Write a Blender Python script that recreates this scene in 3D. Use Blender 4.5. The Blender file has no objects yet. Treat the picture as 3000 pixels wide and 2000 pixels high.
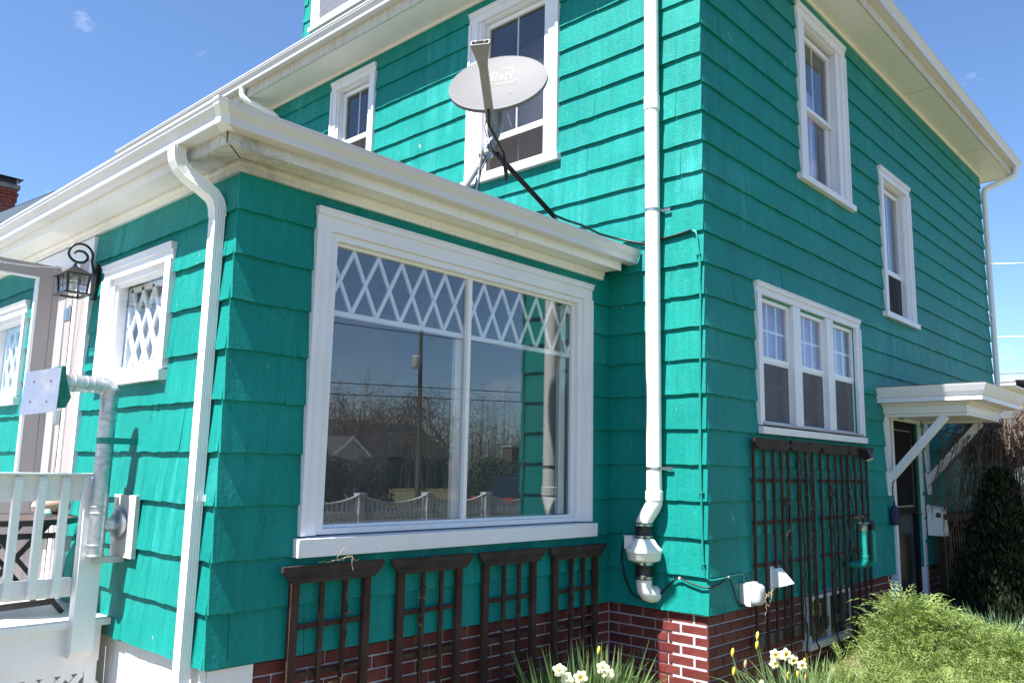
import bpy, bmesh, math, random
import numpy as np
from mathutils import Vector, Matrix

random.seed(7)
rng = np.random.default_rng(7)
SC = bpy.context.scene
COL = SC.collection

# ------------------------------------------------------------------ camera
CAM_LOC = Vector((-5.342, -3.025, 0.989))
YAW, PITCH, ROLL = 0.74786, 0.15446, 0.02062
cd = bpy.data.cameras.new("camera")
cam = bpy.data.objects.new("camera", cd)
COL.objects.link(cam)
cd.sensor_width = 36.0
cd.lens = 28.847
cd.clip_start, cd.clip_end = 0.05, 3000
fwd = Vector((math.cos(YAW) * math.cos(PITCH), math.sin(YAW) * math.cos(PITCH), math.sin(PITCH)))
r0 = Vector((math.sin(YAW), -math.cos(YAW), 0))
u0 = r0.cross(fwd)
rgt = math.cos(ROLL) * r0 + math.sin(ROLL) * u0
upv = -math.sin(ROLL) * r0 + math.cos(ROLL) * u0
m3 = Matrix((rgt, upv, -fwd)).transposed()
cam.matrix_world = Matrix.Translation(CAM_LOC) @ m3.to_4x4()
SC.camera = cam

# ------------------------------------------------------------------ sky, sun, exposure
ELEV, ALPHA = math.radians(61.0), math.radians(3.9)
sun_dir = Vector((-math.cos(ELEV) * math.cos(ALPHA), math.cos(ELEV) * math.sin(ALPHA), math.sin(ELEV)))
W = bpy.data.worlds.new("World")
SC.world = W
W.use_nodes = True
wn, wl = W.node_tree.nodes, W.node_tree.links
wn.clear()
wo = wn.new("ShaderNodeOutputWorld")
bg = wn.new("ShaderNodeBackground")
sky = wn.new("ShaderNodeTexSky")
sky.sky_type = 'NISHITA'
sky.sun_disc = False
sky.sun_elevation = ELEV
sky.sun_rotation = math.atan2(sun_dir.x, sun_dir.y)
sky.altitude = 0
sky.air_density, sky.dust_density, sky.ozone_density = 1.0, 0.08, 8.0
tc = wn.new("ShaderNodeTexCoord")
mp = wn.new("ShaderNodeMapping")
mp.inputs['Scale'].default_value = (1.0, 1.0, 2.2)
nz = wn.new("ShaderNodeTexNoise")
nz.inputs['Scale'].default_value = 7.0
nz.inputs['Detail'].default_value = 7.0
nz.inputs['Roughness'].default_value = 0.6
cr = wn.new("ShaderNodeValToRGB")
cr.color_ramp.elements[0].position = 0.605
cr.color_ramp.elements[0].color = (0, 0, 0, 1)
cr.color_ramp.elements[1].position = 0.80
cr.color_ramp.elements[1].color = (0.55, 0.55, 0.55, 1)
mxs = wn.new("ShaderNodeMixRGB")
mxs.inputs[2].default_value = (7.5, 7.8, 8.6, 1)
bg.inputs['Strength'].default_value = 0.072
wl.new(tc.outputs['Generated'], mp.inputs[0])
wl.new(mp.outputs[0], nz.inputs['Vector'])
wl.new(nz.outputs[0], cr.inputs[0])
wl.new(cr.outputs[0], mxs.inputs[0])
wl.new(sky.outputs[0], mxs.inputs[1])
wl.new(mxs.outputs[0], bg.inputs[0])
wl.new(bg.outputs[0], wo.inputs[0])

sl = bpy.data.lights.new("sun", 'SUN')
sl.energy = 5.0
sl.angle = math.radians(0.53)
sl.color = (1.0, 0.97, 0.925)
sun = bpy.data.objects.new("sun", sl)
COL.objects.link(sun)
sun.rotation_euler = (-sun_dir).to_track_quat('-Z', 'Y').to_euler()
sun.location = (-10, 0, 20)

vs = SC.view_settings
vs.view_transform = 'Standard'
vs.look = 'None'
vs.exposure = 1.64
vs.gamma = 1.0
vs.use_curve_mapping = False

# ------------------------------------------------------------------ helpers
class MB:
    def __init__(s):
        s.v, s.f, s.s = [], [], []

    def add(s, vs_, fs_, smooth=False):
        b = len(s.v)
        s.v += [tuple(p) for p in vs_]
        for f in fs_:
            s.f.append(tuple(b + i for i in f))
            s.s.append(smooth)
        return s

    def box(s, x0, x1, y0, y1, z0, z1, T=None):
        P = [(x, y, z) for x in (x0, x1) for y in (y0, y1) for z in (z0, z1)]
        if T:
            P = [T(*p) for p in P]
        return s.add(P, [(0, 1, 3, 2), (4, 6, 7, 5), (0, 4, 5, 1), (2, 3, 7, 6), (0, 2, 6, 4), (1, 5, 7, 3)])

    def beam(s, p, q, w, h, up=(0, 0, 1)):
        p, q = Vector(p), Vector(q)
        t = (q - p).normalized()
        sd = t.cross(Vector(up)).normalized()
        u = sd.cross(t)
        P = [e + sd * (a * w / 2) + u * (b * h / 2) for e in (p, q) for a in (-1, 1) for b in (-1, 1)]
        return s.add(P, [(0, 1, 3, 2), (4, 6, 7, 5), (0, 4, 5, 1), (2, 3, 7, 6), (0, 2, 6, 4), (1, 5, 7, 3)])

    def sweep(s, pts, prof, ref, smooth=False, closed=True, caps=True, radii=None):
        pts = [Vector(p) for p in pts]
        ref = Vector(ref)
        n, k = len(pts), len(prof)
        P = []
        for i, p in enumerate(pts):
            t = (pts[min(i + 1, n - 1)] - pts[max(i - 1, 0)]).normalized()
            sd = ref - t * ref.dot(t)
            if sd.length < 1e-5:
                sd = t.orthogonal()
            sd.normalize()
            u = sd.cross(t)
            m = radii[i] if radii else 1.0
            for a, b in prof:
                P.append(p + sd * (a * m) + u * (b * m))
        F = []
        kk = k if closed else k - 1
        for i in range(n - 1):
            for j in range(kk):
                F.append((i * k + j, i * k + (j + 1) % k, (i + 1) * k + (j + 1) % k, (i + 1) * k + j))
        s.add(P, F, smooth)
        if caps and closed:
            s.add(P[:k], [tuple(range(k))])
            s.add(P[-k:], [tuple(reversed(range(k)))])
        return s

    def tube(s, pts, r, n=8, caps=True):
        pts = [Vector(p) for p in pts]
        # parallel-transport frame
        t0 = (pts[1] - pts[0]).normalized()
        sd = t0.orthogonal().normalized()
        P, N = [], len(pts)
        rr = r if isinstance(r, (list, tuple)) else [r] * N
        for i, p in enumerate(pts):
            t = (pts[min(i + 1, N - 1)] - pts[max(i - 1, 0)]).normalized()
            sd = (sd - t * sd.dot(t)).normalized()
            u = t.cross(sd)
            for j in range(n):
                a = 2 * math.pi * j / n
                P.append(p + sd * (math.cos(a) * rr[i]) + u * (math.sin(a) * rr[i]))
        F = [(i * n + j, i * n + (j + 1) % n, (i + 1) * n + (j + 1) % n, (i + 1) * n + j) for i in range(N - 1) for j in range(n)]
        s.add(P, F, True)
        if caps:
            s.add(P[:n], [tuple(reversed(range(n)))])
            s.add(P[-n:], [tuple(range(n))])
        return s

    def lathe(s, prof, o=(0, 0, 0), axis=(0, 0, 1), n=24, smooth=True):
        o, ax = Vector(o), Vector(axis).normalized()
        a = ax.orthogonal().normalized()
        b_ = ax.cross(a)
        P = []
        for r, z in prof:
            for j in range(n):
                t = 2 * math.pi * j / n
                P.append(o + ax * z + a * (r * math.cos(t)) + b_ * (r * math.sin(t)))
        # split the profile where it turns sharply, so that smooth shading keeps its edges
        runs, cur = [], [0]
        for i in range(1, len(prof)):
            cur.append(i)
            if i < len(prof) - 1:
                a1 = math.atan2(prof[i][1] - prof[i - 1][1], prof[i][0] - prof[i - 1][0])
                a2 = math.atan2(prof[i + 1][1] - prof[i][1], prof[i + 1][0] - prof[i][0])
                if abs((a2 - a1 + math.pi) % (2 * math.pi) - math.pi) > 0.6:
                    runs.append(cur)
                    cur = [i]
        runs.append(cur)
        for run in runs:
            Q = [p for i in run for p in P[i * n:(i + 1) * n]]
            s.add(Q, [(i * n + j, i * n + (j + 1) % n, (i + 1) * n + (j + 1) % n, (i + 1) * n + j) for i in range(len(run) - 1) for j in range(n)], smooth)
        if prof[0][0] > 1e-6:
            s.add(P[:n], [tuple(reversed(range(n)))])
        if prof[-1][0] > 1e-6:
            s.add(P[-n:], [tuple(range(n))])
        return s

    def prism(s, poly, ext):
        """poly: list of 3D points (planar), ext: extrusion vector"""
        poly = [Vector(p) for p in poly]
        e = Vector(ext)
        n = len(poly)
        return s.add(poly + [p + e for p in poly], [tuple(range(n)), tuple(n + i for i in reversed(range(n)))] + [(i, (i + 1) % n, n + (i + 1) % n, n + i) for i in range(n)])

    def mesh(s, name, org=(0, 0, 0), recalc=True):
        o = Vector(org)
        me = bpy.data.meshes.new(name)
        me.from_pydata([(x - o.x, y - o.y, z - o.z) for x, y, z in s.v], [], s.f)
        me.polygons.foreach_set("use_smooth", s.s)
        if recalc:
            bm = bmesh.new()
            bm.from_mesh(me)
            bmesh.ops.recalc_face_normals(bm, faces=bm.faces)
            bm.to_mesh(me)
            bm.free()
        me.update()
        return me


ORG = {}


def tag(o, label=None, cat=None, group=None, kind=None):
    if label: o['label'] = label
    if cat: o['category'] = cat
    if group: o['group'] = group
    if kind: o['kind'] = kind
    return o


def thing(name, loc, label, cat, group=None):
    o = bpy.data.objects.new(name, None)
    o.empty_display_size = 0.1
    COL.objects.link(o)
    o.location = loc
    ORG[o] = Vector(loc)
    return tag(o, label, cat, group)


def part(name, mb, m, parent=None, recalc=True, kind=None, label=None):
    org = ORG.get(parent, Vector((0, 0, 0))) if parent else Vector((0, 0, 0))
    me = mb.mesh(name, org, recalc) if isinstance(mb, MB) else mb
    o = bpy.data.objects.new(name, me)
    COL.objects.link(o)
    if m and not me.materials:
        me.materials.append(m)
    o.parent = parent
    ORG[o] = org
    return tag(o, label=label, kind=kind)


def single(name, mb, m, label, cat, group=None, kind=None, origin=None, recalc=True):
    """a top-level thing that is one mesh, its origin at its base"""
    if origin is None:
        zs = [p[2] for p in mb.v]
        origin = (sum(p[0] for p in mb.v) / len(mb.v), sum(p[1] for p in mb.v) / len(mb.v), min(zs))
    me = mb.mesh(name, origin, recalc)
    o = bpy.data.objects.new(name, me)
    COL.objects.link(o)
    me.materials.append(m)
    o.location = origin
    ORG[o] = Vector(origin)
    return tag(o, label, cat, group, kind)


def copy_tree(o, parent=None):
    c = o.copy()
    COL.objects.link(c)
    c.parent = parent
    for ch in [x for x in bpy.data.objects if x.parent == o]:
        copy_tree(ch, c)
    return c


# ------------------------------------------------------------------ materials
class NT:
    def __init__(s, name, color=(0.8, 0.8, 0.8), rough=0.5, metal=0.0, spec=0.5):
        s.m = bpy.data.materials.new(name)
        s.m.use_nodes = True
        s.n, s.l = s.m.node_tree.nodes, s.m.node_tree.links
        s.b = s.n["Principled BSDF"]
        s.b.inputs['Base Color'].default_value = (*color, 1)
        s.b.inputs['Roughness'].default_value = rough
        s.b.inputs['Metallic'].default_value = metal
        s.b.inputs['Specular IOR Level'].default_value = spec
        s.tc = s.n.new("ShaderNodeTexCoord")

    def coord(s, scale=(1, 1, 1), which='Object', loc=(0, 0, 0)):
        mp = s.n.new("ShaderNodeMapping")
        mp.inputs['Scale'].default_value = scale
        mp.inputs['Location'].default_value = loc
        s.l.new(s.tc.outputs[which], mp.inputs[0])
        return mp.outputs[0]

    def noise(s, scale=5, detail=4, rough=0.5, vec=None, dist=0.0):
        t = s.n.new("ShaderNodeTexNoise")
        t.inputs['Scale'].default_value = scale
        t.inputs['Detail'].default_value = detail
        t.inputs['Roughness'].default_value = rough
        t.inputs['Distortion'].default_value = dist
        s.l.new(vec if vec is not None else s.tc.outputs['Object'], t.inputs['Vector'])
        return t.outputs[0]

    def ramp(s, fac, stops):
        r = s.n.new("ShaderNodeValToRGB")
        e = r.color_ramp.elements
        while len(e) > 1:
            e.remove(e[0])
        first = True
        for p, c in stops:
            if isinstance(c, (int, float)):
                c = (c, c, c)
            if first:
                e[0].position = p
                e[0].color = (*c, 1)
                first = False
            else:
                k = e.new(p)
                k.color = (*c, 1)
        s.l.new(fac, r.inputs[0])
        return r.outputs[0]

    def mix(s, fac, a, b, mode='MIX'):
        x = s.n.new("ShaderNodeMixRGB")
        x.blend_type = mode
        for i, v in ((0, fac), (1, a), (2, b)):
            if isinstance(v, (int, float)):
                x.inputs[i].default_value = v if i == 0 else (v, v, v, 1)
            elif isinstance(v, tuple):
                x.inputs[i].default_value = (*v, 1)
            else:
                s.l.new(v, x.inputs[i])
        return x.outputs[0]

    def math(s, op, a, b=0.0):
        x = s.n.new("ShaderNodeMath")
        x.operation = op
        for i, v in ((0, a), (1, b)):
            if isinstance(v, (int, float)):
                x.inputs[i].default_value = v
            else:
                s.l.new(v, x.inputs[i])
        return x.outputs[0]

    def rand(s):
        o = s.n.new("ShaderNodeObjectInfo")
        return o.outputs['Random']

    def base(s, c):
        s.l.new(c, s.b.inputs['Base Color'])
        return s

    def rough(s, c):
        s.l.new(c, s.b.inputs['Roughness'])
        return s

    def bump(s, h, strength=0.3, dist=0.01):
        bp = s.n.new("ShaderNodeBump")
        bp.inputs['Strength'].default_value = strength
        bp.inputs['Distance'].default_value = dist
        s.l.new(h, bp.inputs['Height'])
        s.l.new(bp.outputs[0], s.b.inputs['Normal'])
        return s


def mat_teal():
    t = NT("teal_shingle_paint", rough=0.5, spec=0.17)
    grain = t.noise(1, 5, 0.6, t.coord((60, 60, 5)))
    broad = t.noise(1.3, 4, 0.6)
    streak = t.noise(1, 4, 0.65, t.coord((9, 9, 0.9)))
    pillow = t.noise(14, 4, 0.6, dist=1.2)
    col = t.mix(t.ramp(broad, [(0.3, 0), (0.7, 1)]), (0.0022, 0.190, 0.164), (0.0075, 0.255, 0.222))
    # odd shingle-to-shingle tone
    col = t.mix(t.ramp(t.rand(), [(0.0, 0.0), (1.0, 0.10)]), col, (0.016, 0.35, 0.30))
    # sun-faded streaky patches
    fade = t.math('MULTIPLY', t.ramp(t.noise(0.55, 3, 0.5, t.coord((1, 1, 1.6))), [(0.52, 0), (0.68, 1)]), t.ramp(streak, [(0.42, 0), (0.62, 0.8)]))
    col = t.mix(fade, col, (0.045, 0.36, 0.36))
    col = t.mix(t.ramp(t.noise(1, 5, 0.7, t.coord((22, 22, 1.1))), [(0.35, 0.30), (0.62, 0.0)]), col, (0.001, 0.105, 0.095))
    # hairline cracks running with the grain
    ln = t.noise(1, 2, 0.5, t.coord((34, 34, 0.8)))
    crack = t.math('MULTIPLY', t.ramp(ln, [(0.488, 0), (0.499, 1), (0.510, 0)]), t.ramp(t.noise(5.0, 3, 0.6), [(0.54, 0), (0.66, 1)]))
    col = t.mix(t.math('MULTIPLY', crack, 0.8), col, (0.004, 0.06, 0.055))
    # bare wood where paint chipped off
    chipn = t.noise(1, 3, 0.7, t.coord((24, 24, 7)))
    chip = t.math('MULTIPLY', t.ramp(chipn, [(0.685, 0), (0.70, 1)]), t.ramp(t.noise(1.7, 2, 0.5), [(0.55, 0), (0.6, 1)]))
    col = t.mix(chip, col, (0.42, 0.36, 0.28))
    t.base(col)
    h = t.math('ADD', t.math('MULTIPLY', grain, 0.5), t.math('MULTIPLY', pillow, 0.9))
    peel = t.noise(38, 3, 0.55, dist=2.5)
    h = t.math('ADD', h, t.math('MULTIPLY', t.ramp(peel, [(0.55, 0), (0.62, 1)]), 0.35))
    h = t.math('SUBTRACT', h, t.math('MULTIPLY', crack, 0.8))
    t.bump(h, 0.42, 0.012)
    t.rough(t.ramp(broad, [(0.2, 0.42), (0.8, 0.6)]))
    return t.m


def mat_white(name, col=(0.78, 0.77, 0.75), rough=0.45, grime=0.15, scale=2.0, bump=0.08, streak=(6, 6, 0.8)):
    t = NT(name, rough=rough)
    n1 = t.noise(scale, 5, 0.65)
    n2 = t.noise(1, 4, 0.6, t.coord(streak))
    g = t.math('MULTIPLY', t.ramp(n1, [(0.42, 0), (0.78, 1)]), t.ramp(n2, [(0.4, 0.2), (0.75, 1)]))
    c = t.mix(t.math('MULTIPLY', g, grime), col, (0.30, 0.27, 0.22))
    sp = t.noise(55, 2, 0.5)
    c = t.mix(t.math('MULTIPLY', t.ramp(sp, [(0.74, 0), (0.78, 1)]), grime * 2.0), c, (0.16, 0.14, 0.11))
    t.base(c)
    t.bump(t.math('ADD', t.noise(1, 4, 0.6, t.coord((70, 70, 7))), n1), bump, 0.006)
    return t.m


def mat_eave(name):
    """white aluminium with black mildew near the sunroom's outer corner and rain streaks"""
    t = NT(name, rough=0.42)
    p = t.n.new("ShaderNodeVectorMath")
    p.operation = 'DISTANCE'
    g = t.n.new("ShaderNodeNewGeometry")
    t.l.new(g.outputs['Position'], p.inputs[0])
    p.inputs[1].default_value = (-3.44, 0.70, 2.60)
    near = t.ramp(p.outputs['Value'], [(0.03, 1.0), (0.30, 0.72), (0.95, 0.0)])
    n = t.noise(6.5, 7, 0.7)
    st = t.noise(1, 4, 0.6, t.coord((26, 26, 1.0)))
    mild = t.math('MULTIPLY', near, t.ramp(n, [(0.30, 0.12), (0.72, 1)]))
    spk = t.math('MULTIPLY', near, t.ramp(t.noise(48, 3, 0.6), [(0.60, 0), (0.66, 1)]))
    mild = t.math('MAXIMUM', mild, spk)
    c = t.mix(t.ramp(t.noise(1.4, 4, 0.6), [(0.35, 0), (0.8, 0.55)]), (0.80, 0.795, 0.80), (0.71, 0.70, 0.68))
    c = t.mix(t.math('MULTIPLY', t.ramp(st, [(0.56, 0), (0.74, 1)]), 0.22), c, (0.36, 0.31, 0.25))
    c = t.mix(t.math('MULTIPLY', mild, 0.92), c, (0.05, 0.045, 0.04))
    t.base(c)
    t.bump(t.noise(3, 3, 0.5), 0.05, 0.01)
    return t.m


def mat_fascia():
    """tan-stained fascia under the gutter with drip streaks"""
    t = NT("stained_fascia", rough=0.5)
    st = t.noise(1, 5, 0.7, t.coord((34, 34, 1.5)))
    b = t.noise(1.7, 4, 0.6)
    f = t.math('MULTIPLY', t.ramp(st, [(0.35, 0.1), (0.7, 1)]), t.ramp(b, [(0.3, 0.35), (0.65, 1)]))
    t.base(t.mix(f, (0.66, 0.62, 0.54), (0.36, 0.30, 0.23)))
    return t.m


def mat_brick():
    t = NT("maroon_painted_brick", rough=0.55, spec=0.3)
    n = t.noise(9, 5, 0.65)
    c = t.mix(t.ramp(n, [(0.3, 0), (0.75, 1)]), (0.120, 0.022, 0.020), (0.205, 0.050, 0.042))
    c = t.mix(t.ramp(t.rand(), [(0, 0), (1, 0.75)]), c, (0.090, 0.017, 0.016))
    t.base(c)
    t.bump(t.noise(60, 4, 0.7), 0.35, 0.004)
    return t.m


def mat_wood(name, a, b, rough=0.75, scale=1.0, axis='z'):
    t = NT(name, rough=rough, spec=0.25)
    sc = {'z': (70, 70, 3), 'x': (3, 70, 70), 'y': (70, 3, 70)}[axis]
    n = t.noise(1, 5, 0.65, t.coord(tuple(k * scale for k in sc)))
    n2 = t.noise(4, 4, 0.6)
    c = t.mix(t.ramp(n, [(0.3, 0), (0.72, 1)]), a, b)
    c = t.mix(t.math('MULTIPLY', t.ramp(n2, [(0.5, 0), (0.72, 1)]), 0.35), c, tuple(0.5 * k + 0.06 for k in b))
    t.base(c)
    t.bump(n, 0.4, 0.004)
    return t.m


def mat_plain(name, c, rough=0.5, metal=0.0, spec=0.5, var=0.12, scale=8, bump=0.05):
    t = NT(name, rough=rough, metal=metal, spec=spec)
    n = t.noise(scale, 5, 0.6)
    t.base(t.mix(t.ramp(n, [(0.3, 0), (0.7, 1)]), tuple(k * (1 - var) for k in c), tuple(min(1, k * (1 + var)) for k in c)))
    if bump:
        t.bump(t.noise(scale * 5, 3, 0.6), bump, 0.004)
    return t.m


def mat_glass(name="window_glass", f0=0.08, tint=(0.72, 0.75, 0.78), wav=0.0, haze=0.0):
    """thin clear pane: Schlick reflection over plain transmission, alike from both sides"""
    t = NT(name)
    n, l = t.n, t.l
    tr = n.new("ShaderNodeBsdfTransparent")
    tr.inputs[0].default_value = (*tint, 1)
    gl = n.new("ShaderNodeBsdfGlossy")
    gl.inputs['Roughness'].default_value = 0.0
    gl.inputs['Color'].default_value = (0.95, 0.97, 1.0, 1)
    lw = n.new("ShaderNodeLayerWeight")
    if wav:
        bp = n.new("ShaderNodeBump")
        bp.inputs['Strength'].default_value = wav
        bp.inputs['Distance'].default_value = 0.01
        l.new(t.noise(0.9, 1, 0.3), bp.inputs['Height'])
        l.new(bp.outputs[0], gl.inputs['Normal'])
    p5 = t.math('POWER', lw.outputs['Facing'], 5.0)
    f = t.math('ADD', t.math('MULTIPLY', p5, 1 - f0), f0)
    mx = n.new("ShaderNodeMixShader")
    l.new(f, mx.inputs[0])
    l.new(tr.outputs[0], mx.inputs[1])
    l.new(gl.outputs[0], mx.inputs[2])
    out = mx.outputs[0]
    if haze:
        df = n.new("ShaderNodeBsdfDiffuse")
        df.inputs[0].default_value = (0.62, 0.60, 0.60, 1)  # milky haze mixed into the pane, lifting its dark reflections to grey
        m2 = n.new("ShaderNodeMixShader")
        l.new(t.ramp(t.noise(2.2, 5, 0.65), [(0.3, haze * 0.5), (0.75, haze * 1.5)]), m2.inputs[0])
        l.new(out, m2.inputs[1])
        l.new(df.outputs[0], m2.inputs[2])
        out = m2.outputs[0]
    l.new(out, n["Material Output"].inputs['Surface'])
    return t.m


def mat_screen(name="insect_screen_mesh", col=(0.15, 0.15, 0.165)):
    t = NT(name, col, rough=0.7, spec=0.2)
    tr = t.n.new("ShaderNodeBsdfTransparent")
    mx = t.n.new("ShaderNodeMixShader")
    mx.inputs[0].default_value = 0.5
    t.l.new(tr.outputs[0], mx.inputs[1])
    t.l.new(t.b.outputs[0], mx.inputs[2])
    t.l.new(mx.outputs[0], t.n["Material Output"].inputs['Surface'])
    return t.m


def mat_leaf(name, a, b, trans=0.25, rough=0.5, scale=3):
    t = NT(name, rough=rough, spec=0.35)
    n = t.noise(scale, 4, 0.6)
    c = t.mix(t.ramp(n, [(0.3, 0), (0.7, 1)]), a, b)
    t.base(c)
    tl = t.n.new("ShaderNodeBsdfTranslucent")
    t.l.new(t.mix(1.0, c, (0.9, 1.0, 0.35), 'MULTIPLY'), tl.inputs[0])
    mx = t.n.new("ShaderNodeMixShader")
    mx.inputs[0].default_value = trans
    t.l.new(t.b.outputs[0], mx.inputs[1])
    t.l.new(tl.outputs[0], mx.inputs[2])
    t.l.new(mx.outputs[0], t.n["Material Output"].inputs['Surface'])
    return t.m


def mat_galv():
    t = NT("galvanised_steel", (0.62, 0.64, 0.66), rough=0.4, metal=0.92)
    n = t.noise(26, 4, 0.6)
    t.base(t.mix(t.ramp(n, [(0.35, 0), (0.7, 1)]), (0.42, 0.43, 0.46), (0.60, 0.61, 0.64)))
    t.rough(t.ramp(t.noise(9, 4, 0.6), [(0.3, 0.34), (0.75, 0.52)]))
    t.bump(t.noise(70, 3, 0.6), 0.08, 0.003)
    return t.m


TEAL = mat_teal()
WHITE = mat_white("white_trim_paint", (0.74, 0.735, 0.78), 0.42, 0.34, 1.8, 0.15)
VINYL = mat_white("white_vinyl", (0.78, 0.78, 0.785), 0.32, 0.07, 2.0, 0.03)
EAVE = mat_eave("white_eave_aluminium")
FASCIA = mat_fascia()
DECKW = mat_white("white_deck_paint", (0.78, 0.765, 0.76), 0.55, 0.28, 3.0, 0.25)
BRICK = mat_brick()
MORTAR = mat_plain("pale_painted_mortar", (0.47, 0.44, 0.46), 0.75, var=0.3, scale=20, bump=0.3)
BROWN = mat_wood("dark_brown_stained_wood", (0.024, 0.012, 0.009), (0.075, 0.036, 0.026), 0.7)
BROWNC = mat_wood("weathered_brown_cap_wood", (0.020, 0.013, 0.010), (0.060, 0.041, 0.033), 0.75, axis='x')
GALV = mat_galv()
PVC = mat_plain("white_pvc", (0.80, 0.785, 0.745), 0.28, var=0.04, scale=3, bump=0.02)
RUBBER = mat_plain("black_rubber", (0.012, 0.012, 0.013), 0.42, var=0.3)
BLACK = mat_plain("black_painted_metal", (0.011, 0.010, 0.010), 0.38, var=0.25)
BLACKC = mat_plain("black_cable_jacket", (0.010, 0.010, 0.011), 0.5, var=0.2)
STEEL = mat_plain("steel_clamp", (0.52, 0.52, 0.51), 0.3, metal=1.0)
GREYM = mat_plain("grey_dish_paint", (0.128, 0.128, 0.131), 0.6, spec=0.25, var=0.05, scale=4, bump=0.02)
GREYD = mat_plain("grey_mast_paint", (0.24, 0.25, 0.28), 0.38, var=0.1)
GLASS = mat_glass("window_glass", 0.05, (0.93, 0.94, 0.95), 0.02, 0.025)
GLASSP = mat_glass("picture_window_glass", 0.088, (0.95, 0.955, 0.96), 0.012, 0.03)
CLEAR = mat_glass("clear_glass", 0.035, (0.96, 0.97, 0.97))
SCREEN = mat_screen()
SCREEND = mat_screen("dark_insect_screen", (0.032, 0.026, 0.026))
CURTAIN = mat_plain("sky_tinted_curtain", (0.48, 0.40, 0.86), 0.85, var=0.1, scale=4)  # white curtains; the sky's purple reflection is painted into the cloth
CURTAINW = mat_plain("cream_curtain", (0.30, 0.285, 0.26), 0.85, var=0.05, scale=4)
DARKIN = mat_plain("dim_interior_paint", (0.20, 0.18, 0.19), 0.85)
BEIGE = mat_white("beige_door_paint", (0.34, 0.305, 0.30), 0.4, 0.12, 2.0, 0.05)
DOORBR = mat_plain("dark_bronze_door", (0.016, 0.012, 0.012), 0.6, spec=0.12, var=0.2)
ASPHALT = mat_plain("roof_shingle", (0.09, 0.085, 0.08), 0.9, var=0.35, scale=40, bump=0.5)
BLUEBAG = mat_plain("dark_blue_cloth", (0.012, 0.022, 0.065), 0.85, var=0.2, scale=30, bump=0.3)
TEALP = mat_plain("teal_painted_metal", (0.005, 0.215, 0.18), 0.45, var=0.15)
GREYPL = mat_plain("grey_plastic", (0.50, 0.50, 0.49), 0.45, var=0.06)
GUTW = mat_white("white_gutter_enamel", (0.61, 0.605, 0.64), 0.30, 0.28, 1.1, 0.04, (1.2, 1.2, 14))
DARKGL = mat_plain("dark_door_glass", (0.010, 0.010, 0.012), 0.22, spec=0.12, var=0.3)
DARKSCR = mat_plain("dark_door_screen", (0.012, 0.010, 0.011), 0.7, spec=0.1, var=0.15)

# ------------------------------------------------------------------ ground
GZ = -0.62


def ground_z(x, y):
    def ss(a, b, t):
        t = min(1, max(0, (t - a) / (b - a)))
        return t * t * (3 - 2 * t)
    rise = 0.10 * ss(0.9, 3.2, x) * ss(3.0, -0.5, y) * ss(-9, -2.5, y) * (1 - ss(9, 16, x))
    gx = math.exp(-abs(x - 2.30) / (0.34 if x < 2.30 else 0.62))
    gy = math.exp(-abs(y + 0.54) / (0.16 if y > -0.54 else 0.9))
    return GZ + rise + 0.36 * gx * gy


def build_ground():
    def axis(fine0, fine1, step):
        a = [-1200, -500, -220, -110, -60, -40, -28, -20, -14]
        f = list(np.arange(fine0, fine1 + 1e-6, step))
        return [k for k in a if k < fine0 - 1] + f + [k for k in (14, 20, 28, 40, 60, 110, 220, 500, 1200) if k > fine1 + 1]
    xs, ys = axis(-8, 10, 0.125), axis(-7, 4, 0.125)
    mb = MB()
    mb.v = [(x, y, ground_z(x, y) + (0.012 * math.sin(7 * x + 3 * y) + 0.01 * math.sin(5 * y - 4 * x)) * (abs(x) < 12 and abs(y) < 9)) for y in ys for x in xs]
    n = len(xs)
    mb.f = [(j * n + i, j * n + i + 1, (j + 1) * n + i + 1, (j + 1) * n + i) for j in range(len(ys) - 1) for i in range(n - 1)]
    mb.s = [True] * len(mb.f)
    t = NT("soil_and_lawn", rough=0.95, spec=0.15)
    soil = t.mix(t.ramp(t.noise(16, 6, 0.7), [(0.3, 0), (0.7, 1)]), (0.09, 0.065, 0.045), (0.24, 0.185, 0.135))
    lawn = t.mix(t.ramp(t.noise(1.1, 6, 0.7), [(0.3, 0), (0.7, 1)]), (0.080, 0.105, 0.030), (0.17, 0.18, 0.075))
    t.base(t.mix(t.ramp(t.noise(0.55, 5, 0.6), [(0.44, 1), (0.56, 0)]), lawn, soil))
    t.bump(t.noise(22, 6, 0.7), 0.6, 0.03)
    me = mb.mesh("ground", (0, 0, 0), False)
    me.materials.append(t.m)
    o = bpy.data.objects.new("ground", me)
    COL.objects.link(o)
    o['kind'] = 'structure'


build_ground()

# ------------------------------------------------------------------ the house
CY, DX = 0.849, -3.283            # planes of the sunroom's window wall and door wall
XE, YE, ZT = 8.53, 9.7, 5.68      # main house: far end, depth, top of walls
PYE = 6.6                         # sunroom's far end


def TA(u, d, z): return (-d, u, z)
def TB(u, d, z): return (u, -d, z)
def TC(u, d, z): return (u, CY - d, z)
def TD(u, d, z): return (DX - d, u, z)


house = thing("house", (0, 0, GZ),
              "two storey teal shingled house with white trim and a one storey sunroom, filling the picture", "house")

CORNER_COURSES = [0.005, 0.264, 0.526, 0.789, 1.050, 1.309, 1.567, 1.824, 2.066, 2.306, 2.552, 2.792, 3.030, 3.268,
                  3.510, 3.752, 3.99, 4.228, 4.466, 4.71, 4.955, 5.20, 5.44, 5.68]
PORCH_COURSES = [0.008, 0.264, 0.512, 0.780, 1.046, 1.309, 1.568, 1.825, 2.063, 2.304, 2.55]

SHINGLES = []     # (score, wall key, 8-ish vertex block)


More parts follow.
